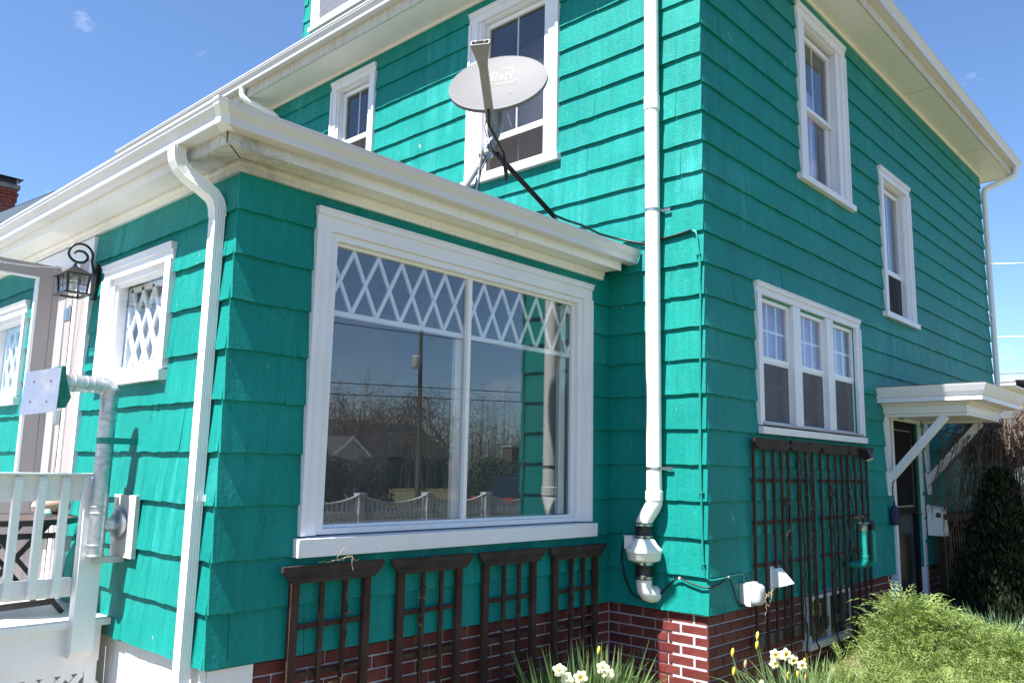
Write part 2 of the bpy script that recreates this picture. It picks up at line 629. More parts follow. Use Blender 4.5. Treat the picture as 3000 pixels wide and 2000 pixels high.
def subtract(rects, h):
    out = []
    for a, b, c, d in rects:
        if h[1] <= a or h[0] >= b or h[3] <= c or h[2] >= d:
            out.append((a, b, c, d))
            continue
        if h[0] > a: out.append((a, h[0], c, d))
        if h[1] < b: out.append((h[1], b, c, d))
        x0, x1 = max(a, h[0]), min(b, h[1])
        if h[2] > c: out.append((x0, x1, c, h[2]))
        if h[3] < d: out.append((x0, x1, h[3], d))
    return [r for r in out if r[1] - r[0] > 0.012 and r[3] - r[2] > 0.012]


def shingle_block(T, u0, u1, z0, z1, c0, c1, tb, nu=4):
    """a tapered shingle: thick butt at the bottom, thin under the course above"""
    def th(z):
        k = (z - c0) / max(1e-6, c1 - c0)
        return tb * (1 - k) + 0.004 * k
    is_butt = abs(z0 - c0) < 1e-6
    P, F = [], []
    us = [u0 + (u1 - u0) * i / nu for i in range(nu + 1)]
    cup = rng.uniform(-0.0015, 0.0025)
    tilt = rng.uniform(-0.0018, 0.0018) if is_butt else 0
    ph = rng.uniform(0, 6)
    for i, u in enumerate(us):
        k = i / nu
        zz = z0 + ((tilt * (k - 0.5) + 0.0042 * math.sin(ph + 5 * k) * rng.uniform(0.2, 1.0)) if is_butt else 0)
        bow = cup * (1 - (2 * k - 1) ** 2)
        P += [T(u, 0.0, zz), T(u, th(z0) + bow, zz), T(u, th(z1), z1), T(u, 0.0, z1)]
    for i in range(nu):
        a, b = i * 4, (i + 1) * 4
        F += [(a, b, b + 1, a + 1), (a + 1, b + 1, b + 2, a + 2), (a + 2, b + 2, b + 3, a + 3)]
    e = nu * 4
    F += [(0, 1, 2, 3), (e, e + 3, e + 2, e + 1)]
    return P, F


def shingle_wall(key, T, ua, ub, courses, holes, top, wmin=0.16, wmax=0.52, tb=0.0235, over_a=0.0, over_b=0.0, nrm=(0, 0, 0)):
    for ci in range(len(courses) - 1):
        c0, c1 = courses[ci], courses[ci + 1]
        zt = min(c1 + 0.004, top)
        u = ua - over_a
        end = ub + over_b
        first = True
        while u < end - 0.01:
            w = rng.uniform(wmin, wmax)
            if first:
                w *= rng.uniform(0.35, 1)
                first = False
            u2 = min(u + w, end)
            if end - u2 < 0.09:
                u2 = end
            gap = rng.choice([0.0008, 0.0012, 0.003], p=[0.5, 0.36, 0.14])
            rects = [(u, u2 - (gap if u2 < end else 0), c0, zt)]
            for h in holes:
                rects = subtract(rects, h)
            t_ = tb * rng.uniform(0.93, 1.08)
            for r in rects:
                P, F = shingle_block(T, *r, c0, c1 + 0.004, t_)
                ctr = Vector(T((r[0] + r[1]) / 2, 0, (r[2] + r[3]) / 2))
                d = ctr - CAM_LOC
                q = m3.transposed() @ d
                vis = -q.z > 0.1 and abs(q.x / -q.z) < 0.64 and abs(q.y / -q.z) < 0.43
                area = (r[1] - r[0]) * (r[3] - r[2]) * abs(d.normalized().dot(Vector(nrm))) / d.length_squared
                SHINGLES.append([area if vis else area * 1e-4, key, P, F])
            u = u2


def wall_panels(name, T, ua, ub, za, zb, holes, m, thick=0.10, parent=house):
    rects = [(ua, ub, za, zb)]
    for h in holes:
        rects = subtract(rects, h)
    mb = MB()
    for a, b, c, d in rects:
        mb.box(a, b, -thick, -0.0005, c, d, T)
    return part(name, mb, m, parent)


# openings (outer casing) per wall: u0, u1, z0, z1
WIN_A = [(1.41, 2.575, 3.70, 5.50), (4.10, 4.95, 4.02, 5.52)]
WIN_B = [(1.79, 3.00, 3.70, 5.478), (3.90, 4.93, 2.735, 4.445), (0.80, 3.075, 1.31, 2.545), (3.92, 4.87, -0.5, 1.66)]
WIN_C = [(-2.825, -0.28, 0.515, 2.422)]
WIN_D = [(1.52, 2.508, 1.44, 2.23), (3.99, 4.98, 1.44, 2.2), (2.74, 3.80, 0.0, 2.47)]


def shrink(hs, k=0.03):
    return [(a + k, b - k, c + k, d - k) for a, b, c, d in hs]


def deep(hs, k=0.10):
    return [(a + k, b - k, c + 0.045, d - k) for a, b, c, d in hs]


DOORHOLE = [(3.97, 4.83, -0.4, 1.62)]
wallA = wall_panels("wall", TA, 0.0, YE, 0.0, ZT, deep(WIN_A), TEAL)
wallB = wall_panels("wall", TB, 0.0005, XE, 0.0, ZT, deep(WIN_B[:3]) + [(3.97, 4.83, -0.4, 1.60)], TEAL)
wallC = wall_panels("wall", TC, DX, -0.001, 0.0, 2.57, deep(WIN_C, 0.13), TEAL)
wallD = wall_panels("wall", TD, CY + 0.0005, PYE, 0.0, 2.57, deep(WIN_D[:2]), TEAL)
far_walls = MB()
far_walls.box(XE - 0.1, XE, 0.1, YE, 0.0, ZT)
far_walls.box(0.1, XE - 0.1, YE - 0.1, YE, 0.0, ZT)
part("wall", far_walls, TEAL, house)
pf = MB().box(DX + 0.1, -0.002, PYE - 0.1, PYE, 0.0, 2.57)
part("wall", pf, TEAL, house)
fl = MB().box(DX + 0.1, -0.05, CY + 0.1, PYE - 0.1, 0.05, 0.09)
fl.box(0.1, XE - 0.1, 0.1, YE - 0.1, -0.10, -0.05)
fl.box(0.1, XE - 0.1, 0.1, YE - 0.1, 2.80, 2.95)
part("floor", fl, DARKIN, house)

shingle_wall("A", TA, 0.0, YE, CORNER_COURSES, shrink(WIN_A), ZT, over_a=0.0175, nrm=(1, 0, 0))
shingle_wall("B", TB, 0.0012, XE, CORNER_COURSES, shrink(WIN_B[:3]) + [(3.75, 4.84, -0.5, 1.62)], ZT, nrm=(0, 1, 0))
shingle_wall("C", TC, DX, 0.0, PORCH_COURSES, shrink(WIN_C), 2.55, over_a=0.0185, nrm=(0, 1, 0))
shingle_wall("D", TD, CY + 0.0012, PYE, PORCH_COURSES, shrink(WIN_D), 2.55, wmin=0.11, wmax=0.3, nrm=(1, 0, 0))
SHINGLES.sort(key=lambda s: -s[0])
WALLS = {"A": wallA, "B": wallB, "C": wallC, "D": wallD}
rest = {k: MB() for k in WALLS}
for i, (sc_, key, P, F) in enumerate(SHINGLES):
    if i < 300:
        part("shingle", MB().add(P, F), TEAL, WALLS[key])
    else:
        rest[key].add(P, F)
for k, mb in rest.items():
    part("shingle_field", mb, TEAL, WALLS[k], kind="stuff")

# ------------------------------------------------------------------ foundation: painted brick and white skirt
found = MB()
found.box(0.012, 3.74, 0.022, 0.3, -1.0, -0.001).box(4.86, XE, 0.022, 0.3, -1.0, -0.001).box(3.74, 4.86, 0.17, 0.3, -1.0, -0.001).box(3.741, 4.859, 0.022, 0.169, -1.0, -0.46)
found.box(0.022, 0.3, 0.301, CY + 0.025, -1.0, -0.001)
found.box(-3.02, 0.02, CY + 0.022, CY + 0.3, -1.0, -0.001)
foundation = part("foundation", found, MORTAR, house)
BASEWIN = (1.62, 2.54, -0.40, -0.02)
brick_meshes = {}
BR = []


def brick_run(T, ua, ub, rows, holes, odd=0):
    L, H, J = 0.205, 0.0625, 0.0115
    for r in range(rows):
        z1 = -0.006 - r * (H + J)
        z0 = z1 - H
        u = ua - ((r + odd) % 2) * (L + J) / 2
        while u < ub - 0.01:
            a, b = max(u, ua), min(u + L, ub)
            u += L + J
            if b - a < 0.03:
                continue
            for x in [y for y in [(a, b, z0, z1)]]:
                rs = [x]
                for h in holes:
                    rs = subtract(rs, h)
                for q in rs:
                    if q[1] - q[0] > 0.03 and q[3] - q[2] > 0.04:
                        ctr = Vector(T((q[0] + q[1]) / 2, 0, (q[2] + q[3]) / 2))
                        d = ctr - CAM_LOC
                        c = m3.transposed() @ d
                        vis = -c.z > 0.1 and abs(c.x / -c.z) < 0.64 and abs(c.y / -c.z) < 0.43
                        BR.append((0 if vis else 1, d.length, T, q))


brick_run(lambda u, d, z: (u, 0.018 - d, z), 0.012, 3.72, 9, [(BASEWIN[0] - 0.05, BASEWIN[1] + 0.05, -0.46, 0.0)])
brick_run(lambda u, d, z: (u, 0.018 - d, z), 4.86, 8.4, 7, [])
brick_run(lambda u, d, z: (0.018 - d, u, z), 0.0195, CY + 0.01, 9, [], 1)
brick_run(lambda u, d, z: (u, CY + 0.018 - d, z), -3.015, 0.0, 9, [])
BR.sort(key=lambda b: (b[0], b[1]))
restb = MB()
for i, (_, _, T, q) in enumerate(BR):
    j = rng.uniform(-0.0015, 0.002)
    if i < 300:
        w, h = q[1] - q[0], q[3] - q[2]
        P = [T((q[0] + q[1]) / 2, 0, (q[2] + q[3]) / 2)]
        key = (T(0, 0, 0), round(w, 3), round(h, 3))
        if key not in brick_meshes:
            b0 = Vector(T(0, 0, 0))
            mb = MB()
            b_ = 0.004
            pts = []
            for (uu, zz, dd) in ((w / 2, h / 2, -0.01), (w / 2, h / 2, 0.004), (w / 2 - b_, h / 2 - b_, 0.0075)):
                pts += [Vector(T(su * uu, dd, sz * zz)) - b0 for su, sz in ((-1, -1), (1, -1), (1, 1), (-1, 1))]
            mb.add(pts, [(a * 4 + k, a * 4 + (k + 1) % 4, a * 4 + 4 + (k + 1) % 4, a * 4 + 4 + k) for a in (0, 1) for k in range(4)] + [(8, 9, 10, 11), (3, 2, 1, 0)])
            brick_meshes[key] = mb.mesh("brick")
            brick_meshes[key].materials.append(BRICK)
        o = bpy.data.objects.new("brick", brick_meshes[key])
        COL.objects.link(o)
        o.parent = foundation
        o.location = Vector(T((q[0] + q[1]) / 2, j, (q[2] + q[3]) / 2)) - ORG[foundation]
    else:
        restb.box(q[0], q[1], -0.01, 0.0065, q[2], q[3], T)
if restb.v:
    part("brickwork", restb, BRICK, foundation, kind="stuff")

sk = part("skirt", MB().box(DX + 0.03, DX + 0.06, CY + 0.06, PYE, -1.0, -0.002).box(DX + 0.03, -3.022, CY + 0.02, CY + 0.055, -1.0, -0.002), DECKW, house)
yy = CY + 0.03
while yy < 3.2:
    w = rng.uniform(0.15, 0.22)
    part("skirt_board", MB().box(DX + 0.018, DX + 0.029, yy, yy + w - 0.004, -0.9, -0.004), DECKW, sk)
    yy += w
part("skirt_board", MB().box(DX + 0.02, -3.024, CY + 0.008, CY + 0.019, -0.9, -0.004), DECKW, sk)

# basement window behind the wall trellis
bw = part("basement_window", MB().box(BASEWIN[0], BASEWIN[1], -0.02, 0.03, -0.05, -0.021, TB).box(BASEWIN[0], BASEWIN[1], -0.02, 0.035, -0.455, -0.40, TB)
          .box(BASEWIN[0], BASEWIN[0] + 0.032, -0.02, 0.03, -0.398, -0.052, TB).box(BASEWIN[1] - 0.032, BASEWIN[1], -0.02, 0.03, -0.398, -0.052, TB).box(2.065, 2.09, -0.02, 0.020, -0.398, -0.052, TB), GREYPL, house)
part("dark_backing", MB().box(BASEWIN[0] + 0.033, BASEWIN[1] - 0.033, -0.019, -0.016, -0.397, -0.053, TB), DARKSCR, bw)  # dark sheet right behind the panes, painted as the unlit basement
part("pane", MB().box(BASEWIN[0] + 0.033, 2.064, -0.004, -0.001, -0.397, -0.053, TB).box(2.091, BASEWIN[1] - 0.033, -0.004, -0.001, -0.397, -0.053, TB), GLASS, bw)


# ------------------------------------------------------------------ eaves and roofs
def ring_sweep(prof, rect, closed_prof=True):
    """sweep an (offset, z) profile round a rectangle with mitred corners"""
    x0, x1, y0, y1 = rect
    mb = MB()
    P, n = [], len(prof)
    for c in range(4):
        for e, z in prof:
            P.append(((x0 - e, x1 + e, x1 + e, x0 - e)[c], (y0 - e, y0 - e, y1 + e, y1 + e)[c], z))
    F = []
    kk = n if closed_prof else n - 1
    for c in range(4):
        d = (c + 1) % 4
        for j in range(kk):
            F.append((c * n + j, c * n + (j + 1) % n, d * n + (j + 1) % n, d * n + j))
    return mb.add(P, F)


def porch_sweep(prof, closed_prof=True, xend=-0.025):
    P, n = [], len(prof)
    for c in range(3):
        for e, z in prof:
            P.append((xend if c == 0 else DX - e, PYE if c == 2 else CY - e, z))
    F = []
    kk = n if closed_prof else n - 1
    for c in range(2):
        for j in range(kk):
            F.append((c * n + j, c * n + (j + 1) % n, (c + 1) * n + (j + 1) % n, (c + 1) * n + j))
    if closed_prof:
        F += [tuple(range(n)), tuple(2 * n + j for j in reversed(range(n)))]
    return MB().add(P, F)


def gutter_prof(e, zb, w=0.13, h=0.105, t=0.004):
    out = [(e, zb + h), (e, zb), (e + w * 0.66, zb), (e + w * 0.685, zb + 0.008), (e + w * 0.70, zb + h * 0.30), (e + w * 0.74, zb + h * 0.42),
           (e + w * 0.84, zb + h * 0.56), (e + w * 0.93, zb + h * 0.70), (e + w * 0.955, zb + h * 0.86), (e + w, zb + h * 0.88), (e + w, zb + h)]
    inn = [(e + w - 0.02, zb + h), (e + w - 0.02, zb + h - 0.01), (e + w * 0.80, zb + h * 0.62), (e + w * 0.64, zb + 0.012), (e + 0.012, zb + 0.012), (e + 0.012, zb + h)]
    return out + inn


MAIN = (0, XE, 0, YE)
roof = MB()
E_, ZE = 0.40, 5.90
x0, x1, y0, y1 = -E_, XE + E_, -E_, YE + E_
hgt = 2.6
roof.add([(x0, y0, ZE), (x1, y0, ZE), (x1, y1, ZE), (x0, y1, ZE), ((x0 + x1) / 2, y0 + (x1 - x0) / 2, ZE + hgt), ((x0 + x1) / 2, y1 - (x1 - x0) / 2, ZE + hgt)],
         [(0, 1, 4), (1, 2, 5, 4), (2, 3, 5), (3, 0, 4, 5), (3, 2, 1, 0)])
roofo = part("roof", roof, ASPHALT, house)
part("soffit", ring_sweep([(0.0, 5.664), (0.365, 5.664), (0.365, 5.654), (0.0, 5.654)], MAIN), EAVE, roofo)
part("frieze", ring_sweep([(0.002, 5.652), (0.036, 5.652), (0.036, 5.640), (0.027, 5.632), (0.027, 5.615), (0.002, 5.615)], MAIN), EAVE, roofo)
part("fascia", ring_sweep([(0.366, 5.91), (0.366, 5.650), (0.388, 5.650), (0.388, 5.91)], MAIN), FASCIA, roofo)
part("gutter", ring_sweep(gutter_prof(0.389, 5.775, 0.125, 0.115), MAIN), GUTW, roofo)
# asphalt butts that just peep over the gutter
eb = MB()
yy = -0.3
while yy < YE + 0.3:
    w = rng.uniform(0.25, 0.34)
    eb.box(-0.47, -0.30, yy, yy + w - 0.012, 5.905 + rng.uniform(0, 0.006), 5.918 + rng.uniform(0, 0.006))
    yy += w
part("shingle_edge", eb, ASPHALT, roofo, kind="stuff")

# soffit panel joints
js = MB()
for x in (2.0, 4.9, 7.35):
    js.box(x, x + 0.004, -0.362, -0.036, 5.6525, 5.6538)
part("soffit_joint", js, RUBBER, roofo)

proof = MB()
proof.add([(DX - 0.24, CY - 0.24, 2.71), (-0.02, CY - 0.24, 2.71), (-0.02, CY - 0.24 + 3.503, 3.405), (-0.02, PYE, 3.405), (DX - 0.24, PYE, 2.71),
           (DX - 0.24, CY - 0.24, 2.69), (-0.02, CY - 0.24, 2.69), (-0.02, PYE, 2.69), (DX - 0.24, PYE, 2.69)],
          [(0, 1, 2), (0, 2, 3, 4), (5, 8, 7, 6), (0, 5, 6, 1), (4, 3, 7, 8), (0, 4, 8, 5), (1, 6, 7, 3, 2)])
pr = part("sunroom_roof", proof, ASPHALT, house)
part("soffit", porch_sweep([(0.0, 2.575), (0.184, 2.575), (0.184, 2.565), (0.0, 2.565)], xend=-0.13), EAVE, pr)
part("frieze", porch_sweep([(0.002, 2.563), (0.042, 2.563), (0.042, 2.548), (0.030, 2.535), (0.030, 2.503), (0.002, 2.503)], xend=-0.13), EAVE, pr)
part("fascia", porch_sweep([(0.185, 2.71), (0.185, 2.556), (0.200, 2.556), (0.200, 2.71)], xend=-0.13), EAVE, pr)
part("gutter", porch_sweep(gutter_prof(0.201, 2.617, 0.120, 0.104)), GUTW, pr)
sm = MB()
sm.beam((DX - 0.030, CY - 0.030, 2.5635), (DX - 0.186, CY - 0.186, 2.5635), 0.005, 0.002).beam((DX - 0.201, CY - 0.201, 2.557), (DX - 0.201, CY - 0.201, 2.616), 0.005, 0.005, (0, 1, 0))
part("mitre_seam", sm, RUBBER, pr, kind="stuff")
part("soffit_seam", MB().box(-1.36, -1.355, CY - 0.183, CY - 0.043, 2.5638, 2.5648).box(-1.36, -1.354, CY - 0.2015, CY - 0.2002, 2.557, 2.616), FASCIA, pr, kind="stuff")
# gutter corner strip and seams
cs = MB()
for k in (0.10, -0.10):
    pass
pg = gutter_prof(0.203, 2.6145, 0.1205, 0.1085)[1:11]
P, n = [], len(pg)
for w in (0, 1, 2):
    for e, z in pg:
        P.append((DX - e + (0.05 if w == 0 else 0), CY - e + (0.05 if w == 2 else 0), z))
cs.add(P, [(c * n + j, c * n + j + 1, (c + 1) * n + j + 1, (c + 1) * n + j) for c in (0, 1) for j in range(n - 1)])
part("gutter_corner", cs, VINYL, pr, recalc=False)


# ------------------------------------------------------------------ windows
def frame4(mb, T, u0, u1, z0, z1, w, d0, d1, wb=None, wt=None):
    wb, wt = wb or w, wt or w
    mb.box(u0, u0 + w, d0, d1, z0, z1, T).box(u1 - w, u1, d0, d1, z0, z1, T)
    mb.box(u0 + w, u1 - w, d0, d1, z0, z0 + wb, T).box(u0 + w, u1 - w, d0, d1, z1 - wt, z1, T)
    return mb


def casing(T, u0, u1, z0, z1, w, sill_h, sill_over=0.03, parent=house, head=None, cap=True, m=WHITE, sill_d=0.065, name="window"):
    """flat casing with a raised back band; returns the window part"""
    hw = head or w
    mb = MB()
    for a, b in ((u0, u0 + w), (u1 - w, u1)):
        mb.box(a, b, 0.0, 0.030, z0 + sill_h, z1 - hw, T)
    for a, b in ((u0, u0 + 0.028), (u1 - 0.028, u1)):
        mb.box(a - 0.002, b + 0.002, 0.002, 0.043, z0 + sill_h, z1 - hw - 0.001, T)
    mb.box(u0, u1, 0.0, 0.031, z1 - hw, z1, T)
    mb.box(u0 - 0.002, u1 + 0.002, 0.002, 0.045, z1 - 0.03, z1 + 0.002, T)
    if cap:
        mb.box(u0 - 0.006, u1 + 0.006, 0.0, 0.052, z1 + 0.0025, z1 + 0.012, T)
    o = part(name, mb, m, parent)
    s = MB()
    so = sill_over
    P = [T(u, d, z) for u in (u0 - so, u1 + so) for d, z in ((-0.10, z0 + 0.004), (sill_d - 0.004, z0), (sill_d, z0 + sill_h - 0.014), (-0.10, z0 + sill_h))]
    s.add(P, [(0, 1, 2, 3), (7, 6, 5, 4), (0, 4, 5, 1), (1, 5, 6, 2), (2, 6, 7, 3), (3, 7, 4, 0)])
    part("sill", s, m, o)
    return o


def double_hung(T, u0, u1, z0, z1, cw, sill_h, glass, meet, d0, muntins=(1, 0), screen=True, sill_over=0.03, head=None, curtain=None, wmeet=0.04):
    """glass = (u0,u1,z0,z1) clear glass extent; meet = z of the meeting rail's underside"""
    o = casing(T, u0, u1, z0, z1, cw, sill_h, sill_over, head=head)
    g0, g1, gz0, gz1 = glass
    sw = 0.045
    jf = MB()   # jamb liner between casing and sash
    frame4(jf, T, u0 + cw - 0.013, u1 - cw + 0.013, z0 + sill_h + 0.001, z1 - (head or cw) + 0.012, max(0.02, g0 - sw - u0 - cw + 0.010), -0.103, -0.002, 0.006, 0.03)
    jf.box(u0 + cw + 0.002, g0 - sw - 0.001, -0.0015, 0.012, z0 + sill_h + 0.008, z1 - (head or cw) - 0.002, T).box(g1 + sw + 0.001, u1 - cw - 0.002, -0.0015, 0.012, z0 + sill_h + 0.008, z1 - (head or cw) - 0.002, T)
    part("jamb", jf, WHITE, o)
    up = MB()
    frame4(up, T, g0 - sw, g1 + sw, meet, gz1 + sw, sw, d0 - 0.03, d0, wb=wmeet)
    part("upper_sash", up, VINYL, o)
    lo = MB()
    frame4(lo, T, g0 - sw, g1 + sw, gz0 - sw, meet + wmeet, sw, d0 - 0.066, d0 - 0.034, wt=wmeet)
    part("lower_sash", lo, VINYL, o)
    part("pane", MB().box(g0 + 0.001, g1 - 0.001, d0 - 0.02, d0 - 0.016, meet + wmeet, gz1, T), GLASS, o)
    part("pane", MB().box(g0 + 0.001, g1 - 0.001, d0 - 0.054, d0 - 0.05, gz0, meet, T), GLASS, o)
    nv, nh = muntins
    for s, (a, b) in enumerate(((meet + wmeet, gz1), (gz0, meet))):
        if s == 1 and nv > 1:
            break
        dd = d0 - 0.024 if s == 0 else d0 - 0.058
        for k in range(nv):
            u = g0 + (g1 - g0) * (k + 1) / (nv + 1)
            part("muntin", MB().box(u - 0.008, u + 0.008, dd - 0.008, dd, a, b, T), VINYL, o)
        for k in range(nh):
            z = a + (b - a) * (k + 1) / (nh + 1)
            part("muntin", MB().box(g0, g1, dd - 0.009, dd - 0.001, z - 0.008, z + 0.008, T), VINYL, o)
    if screen:
        part("insect_screen", MB().box(g0 - 0.02, g1 + 0.02, d0 - 0.008, d0 - 0.006, gz0 - 0.02, meet + 0.002, T), SCREEND, o)
        part("screen_frame", frame4(MB(), T, g0 - 0.022, g1 + 0.022, gz0 - 0.022, meet + 0.001, 0.018, d0 - 0.012, d0 - 0.002), VINYL, o)
    part("dim_backdrop", MB().box(g0 - 0.12, g1 + 0.12, d0 - 0.62, d0 - 0.6, gz0 - 0.1, gz1 + 0.1, T), DARKIN, o)  # backdrop panel behind the glass, the room's dimness painted in its colour
    if curtain:
        m, za, zb, dd = curtain
        c = MB()
        n = 40
        P = []
        for i in range(n + 1):
            u = g0 - 0.08 + (g1 - g0 + 0.16) * i / n
            w = 0.012 * math.sin(i * 1.35) + 0.006 * math.sin(i * 0.6 + 1)
            P += [T(u, dd + w, za), T(u, dd + w * 0.7, zb)]
        c.add(P, [(2 * i, 2 * i + 2, 2 * i + 3, 2 * i + 1) for i in range(n)], True)
        part("curtain", c, m, o, recalc=False)
    return o


# wall A
wa = double_hung(TA, 1.41, 2.575, 3.695, 5.50, 0.115, 0.066, (1.635, 2.375, 3.845, 5.325), 4.135, -0.055, (1, 0), head=0.105)
wa2 = double_hung(TA, 4.10, 4.95, 4.00, 5.52, 0.105, 0.066, (4.285, 4.765, 4.15, 5.345), 4.75, -0.055, (1, 0), head=0.10)
# wall B
double_hung(TB, 1.79, 3.00, 3.692, 5.478, 0.115, 0.07, (2.045, 2.735, 3.82, 5.265), 4.53, -0.055, (1, 0), screen=False, head=0.11, sill_over=0.06,
            curtain=(CURTAIN, 3.7, 4.95, -0.25))
double_hung(TB, 3.90, 4.93, 2.722, 4.445, 0.10, 0.07, (4.13, 4.74, 2.86, 4.255), 3.30, -0.055, (1, 0), head=0.10, sill_over=0.05)

# triple window on wall B: three double-hung units in one casing
tw = casing(TB, 0.80, 3.075, 1.312, 2.545, 0.10, 0.07, 0.0, head=0.085)
for u in (1.502, 2.237):
    part("mullion", MB().box(u, u + 0.155, -0.08, 0.026, 1.384, 2.458, TB), WHITE, tw)
part("window_stool", MB().box(0.86, 3.01, 0.0, 0.05, 1.3845, 1.402, TB), BEIGE, tw)
for g0, g1 in ((0.945, 1.46), (1.69, 2.20), (2.425, 2.94)):
    d0 = -0.012
    sw = 0.036
    part("upper_sash", frame4(MB(), TB, g0 - sw, g1 + sw, 1.918, 2.452, sw, d0 - 0.03, d0, wb=0.036, wt=0.04), VINYL, tw)
    part("lower_sash", frame4(MB(), TB, g0 - sw, g1 + sw, 1.403, 1.955, 0.03, d0 - 0.066, d0 - 0.032, wb=0.03, wt=0.036), VINYL, tw)
    part("pane", MB().box(g0 + 0.001, g1 - 0.001, d0 - 0.02, d0 - 0.016, 1.954, 2.412, TB), GLASS, tw)
    part("pane", MB().box(g0 + 0.001, g1 - 0.001, d0 - 0.052, d0 - 0.048, 1.433, 1.918, TB), GLASS, tw)
    part("insect_screen", MB().box(g0 - 0.03, g1 + 0.03, d0 - 0.014, d0 - 0.0125, 1.405, 1.917, TB), SCREEN, tw)
    part("screen_frame", frame4(MB(), TB, g0 - 0.035, g1 + 0.035, 1.404, 1.917, 0.016, d0 - 0.018, d0 - 0.006), VINYL, tw)
    for k in (1, 2):
        u = g0 + (g1 - g0) * k / 3
        part("muntin", MB().box(u - 0.010, u + 0.010, d0 - 0.030, d0 - 0.022, 1.955, 2.411, TB), VINYL, tw)
    part("muntin", MB().box(g0, g1, d0 - 0.031, d0 - 0.0225, 2.172, 2.192, TB), VINYL, tw)
c = MB()
P = []
for i in range(121):
    u = 0.9 + 2.1 * i / 120
    w = 0.012 * math.sin(i * 1.1) + 0.01 * math.sin(i * 0.43)
    P += [TB(u, -0.16 + w, 1.90), TB(u, -0.16 + w * 0.7, 2.5)]
c.add(P, [(2 * i, 2 * i + 2, 2 * i + 3, 2 * i + 1) for i in range(120)], True)
part("curtain", c, CURTAIN, tw, recalc=False)
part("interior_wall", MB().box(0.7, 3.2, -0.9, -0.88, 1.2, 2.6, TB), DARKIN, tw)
part("inner_trim", MB().box(1.75, 2.15, -0.30, -0.27, 1.74, 1.80, TB), VINYL, tw)

# big picture window on the sunroom
pw = casing(TC, -2.825, -0.28, 0.508, 2.422, 0.10, 0.108, 0.026, head=0.112, sill_d=0.075)
part("frame", frame4(MB(), TC, -2.724, -0.381, 0.618, 2.309, 0.055, -0.07, 0.012, wb=0.03, wt=0.04), WHITE, pw)
d0 = -0.03
part("sash_frame", frame4(MB(), TC, -2.668, -0.437, 0.649, 2.268, 0.020, -0.055, -0.022, wb=0.018, wt=0.018), VINYL, pw)
part("mullion", MB().box(-1.588, -1.556, -0.055, -0.012, 0.6675, 2.2495, TC), VINYL, pw)
for a, b in ((-2.647, -1.589), (-1.555, -0.458)):
    part("pane", MB().box(a, b, -0.042, -0.038, 0.668, 2.249, TC), GLASSP, pw)
part("transom_bar", MB().box(-2.647, -0.458, -0.085, -0.048, 1.846, 1.877, TC), VINYL, pw)
part("inner_stile", MB().box(-1.62, -1.55, -0.12, -0.090, 0.668, 1.845, TC), VINYL, pw)
part("inner_stile", MB().box(-0.53, -0.459, -0.12, -0.090, 0.668, 2.249, TC), VINYL, pw)
part("inner_sill", MB().box(-2.66, -0.44, -0.24, -0.058, 0.63, 0.664, TC), VINYL, pw)
zt_, zb_ = 2.250, 1.877
for side, (a, b) in enumerate(((-2.647, -1.589), (-1.555, -0.458))):
    n = 6
    pitch = 0.1836
    start = -2.505 if side == 0 else -1.405
    for k in range(-1, n + 1):
        for dr in (1, -1):
            ua, ub = start + k * pitch, start + (k + dr) * pitch
            p, q = [ua, zb_], [ub, zt_]
            lo, hi = a, b
            # clip to the sash
            def clip(p, q):
                t0, t1 = 0.0, 1.0
                du = q[0] - p[0]
                for bound, sgn in ((lo, 1), (hi, -1)):
                    f0, f1 = sgn * (p[0] - bound), sgn * (q[0] - bound)
                    if f0 < 0 and f1 < 0: return None
                    if f0 < 0: t0 = max(t0, f0 / (f0 - f1))
                    elif f1 < 0: t1 = min(t1, f0 / (f0 - f1))
                return None if t1 - t0 < 0.05 else ([p[0] + du * t0, p[1] + (q[1] - p[1]) * t0], [p[0] + du * t1, p[1] + (q[1] - p[1]) * t1])
            r = clip(p, q)
            if r:
                dd = -0.0505 if dr == 1 else -0.058
                part("lattice_bar", MB().beam(TC(r[0][0], dd, r[0][1]), TC(r[1][0], dd, r[1][1]), 0.0235, 0.012, (0, 1, 0)), VINYL, pw)
part("dim_backdrop", MB().box(-3.1, -0.15, -2.6, -2.58, 0.1, 2.5, TC), DARKIN, pw)  # backdrop sheet with the sunroom's inner shade put into its colour


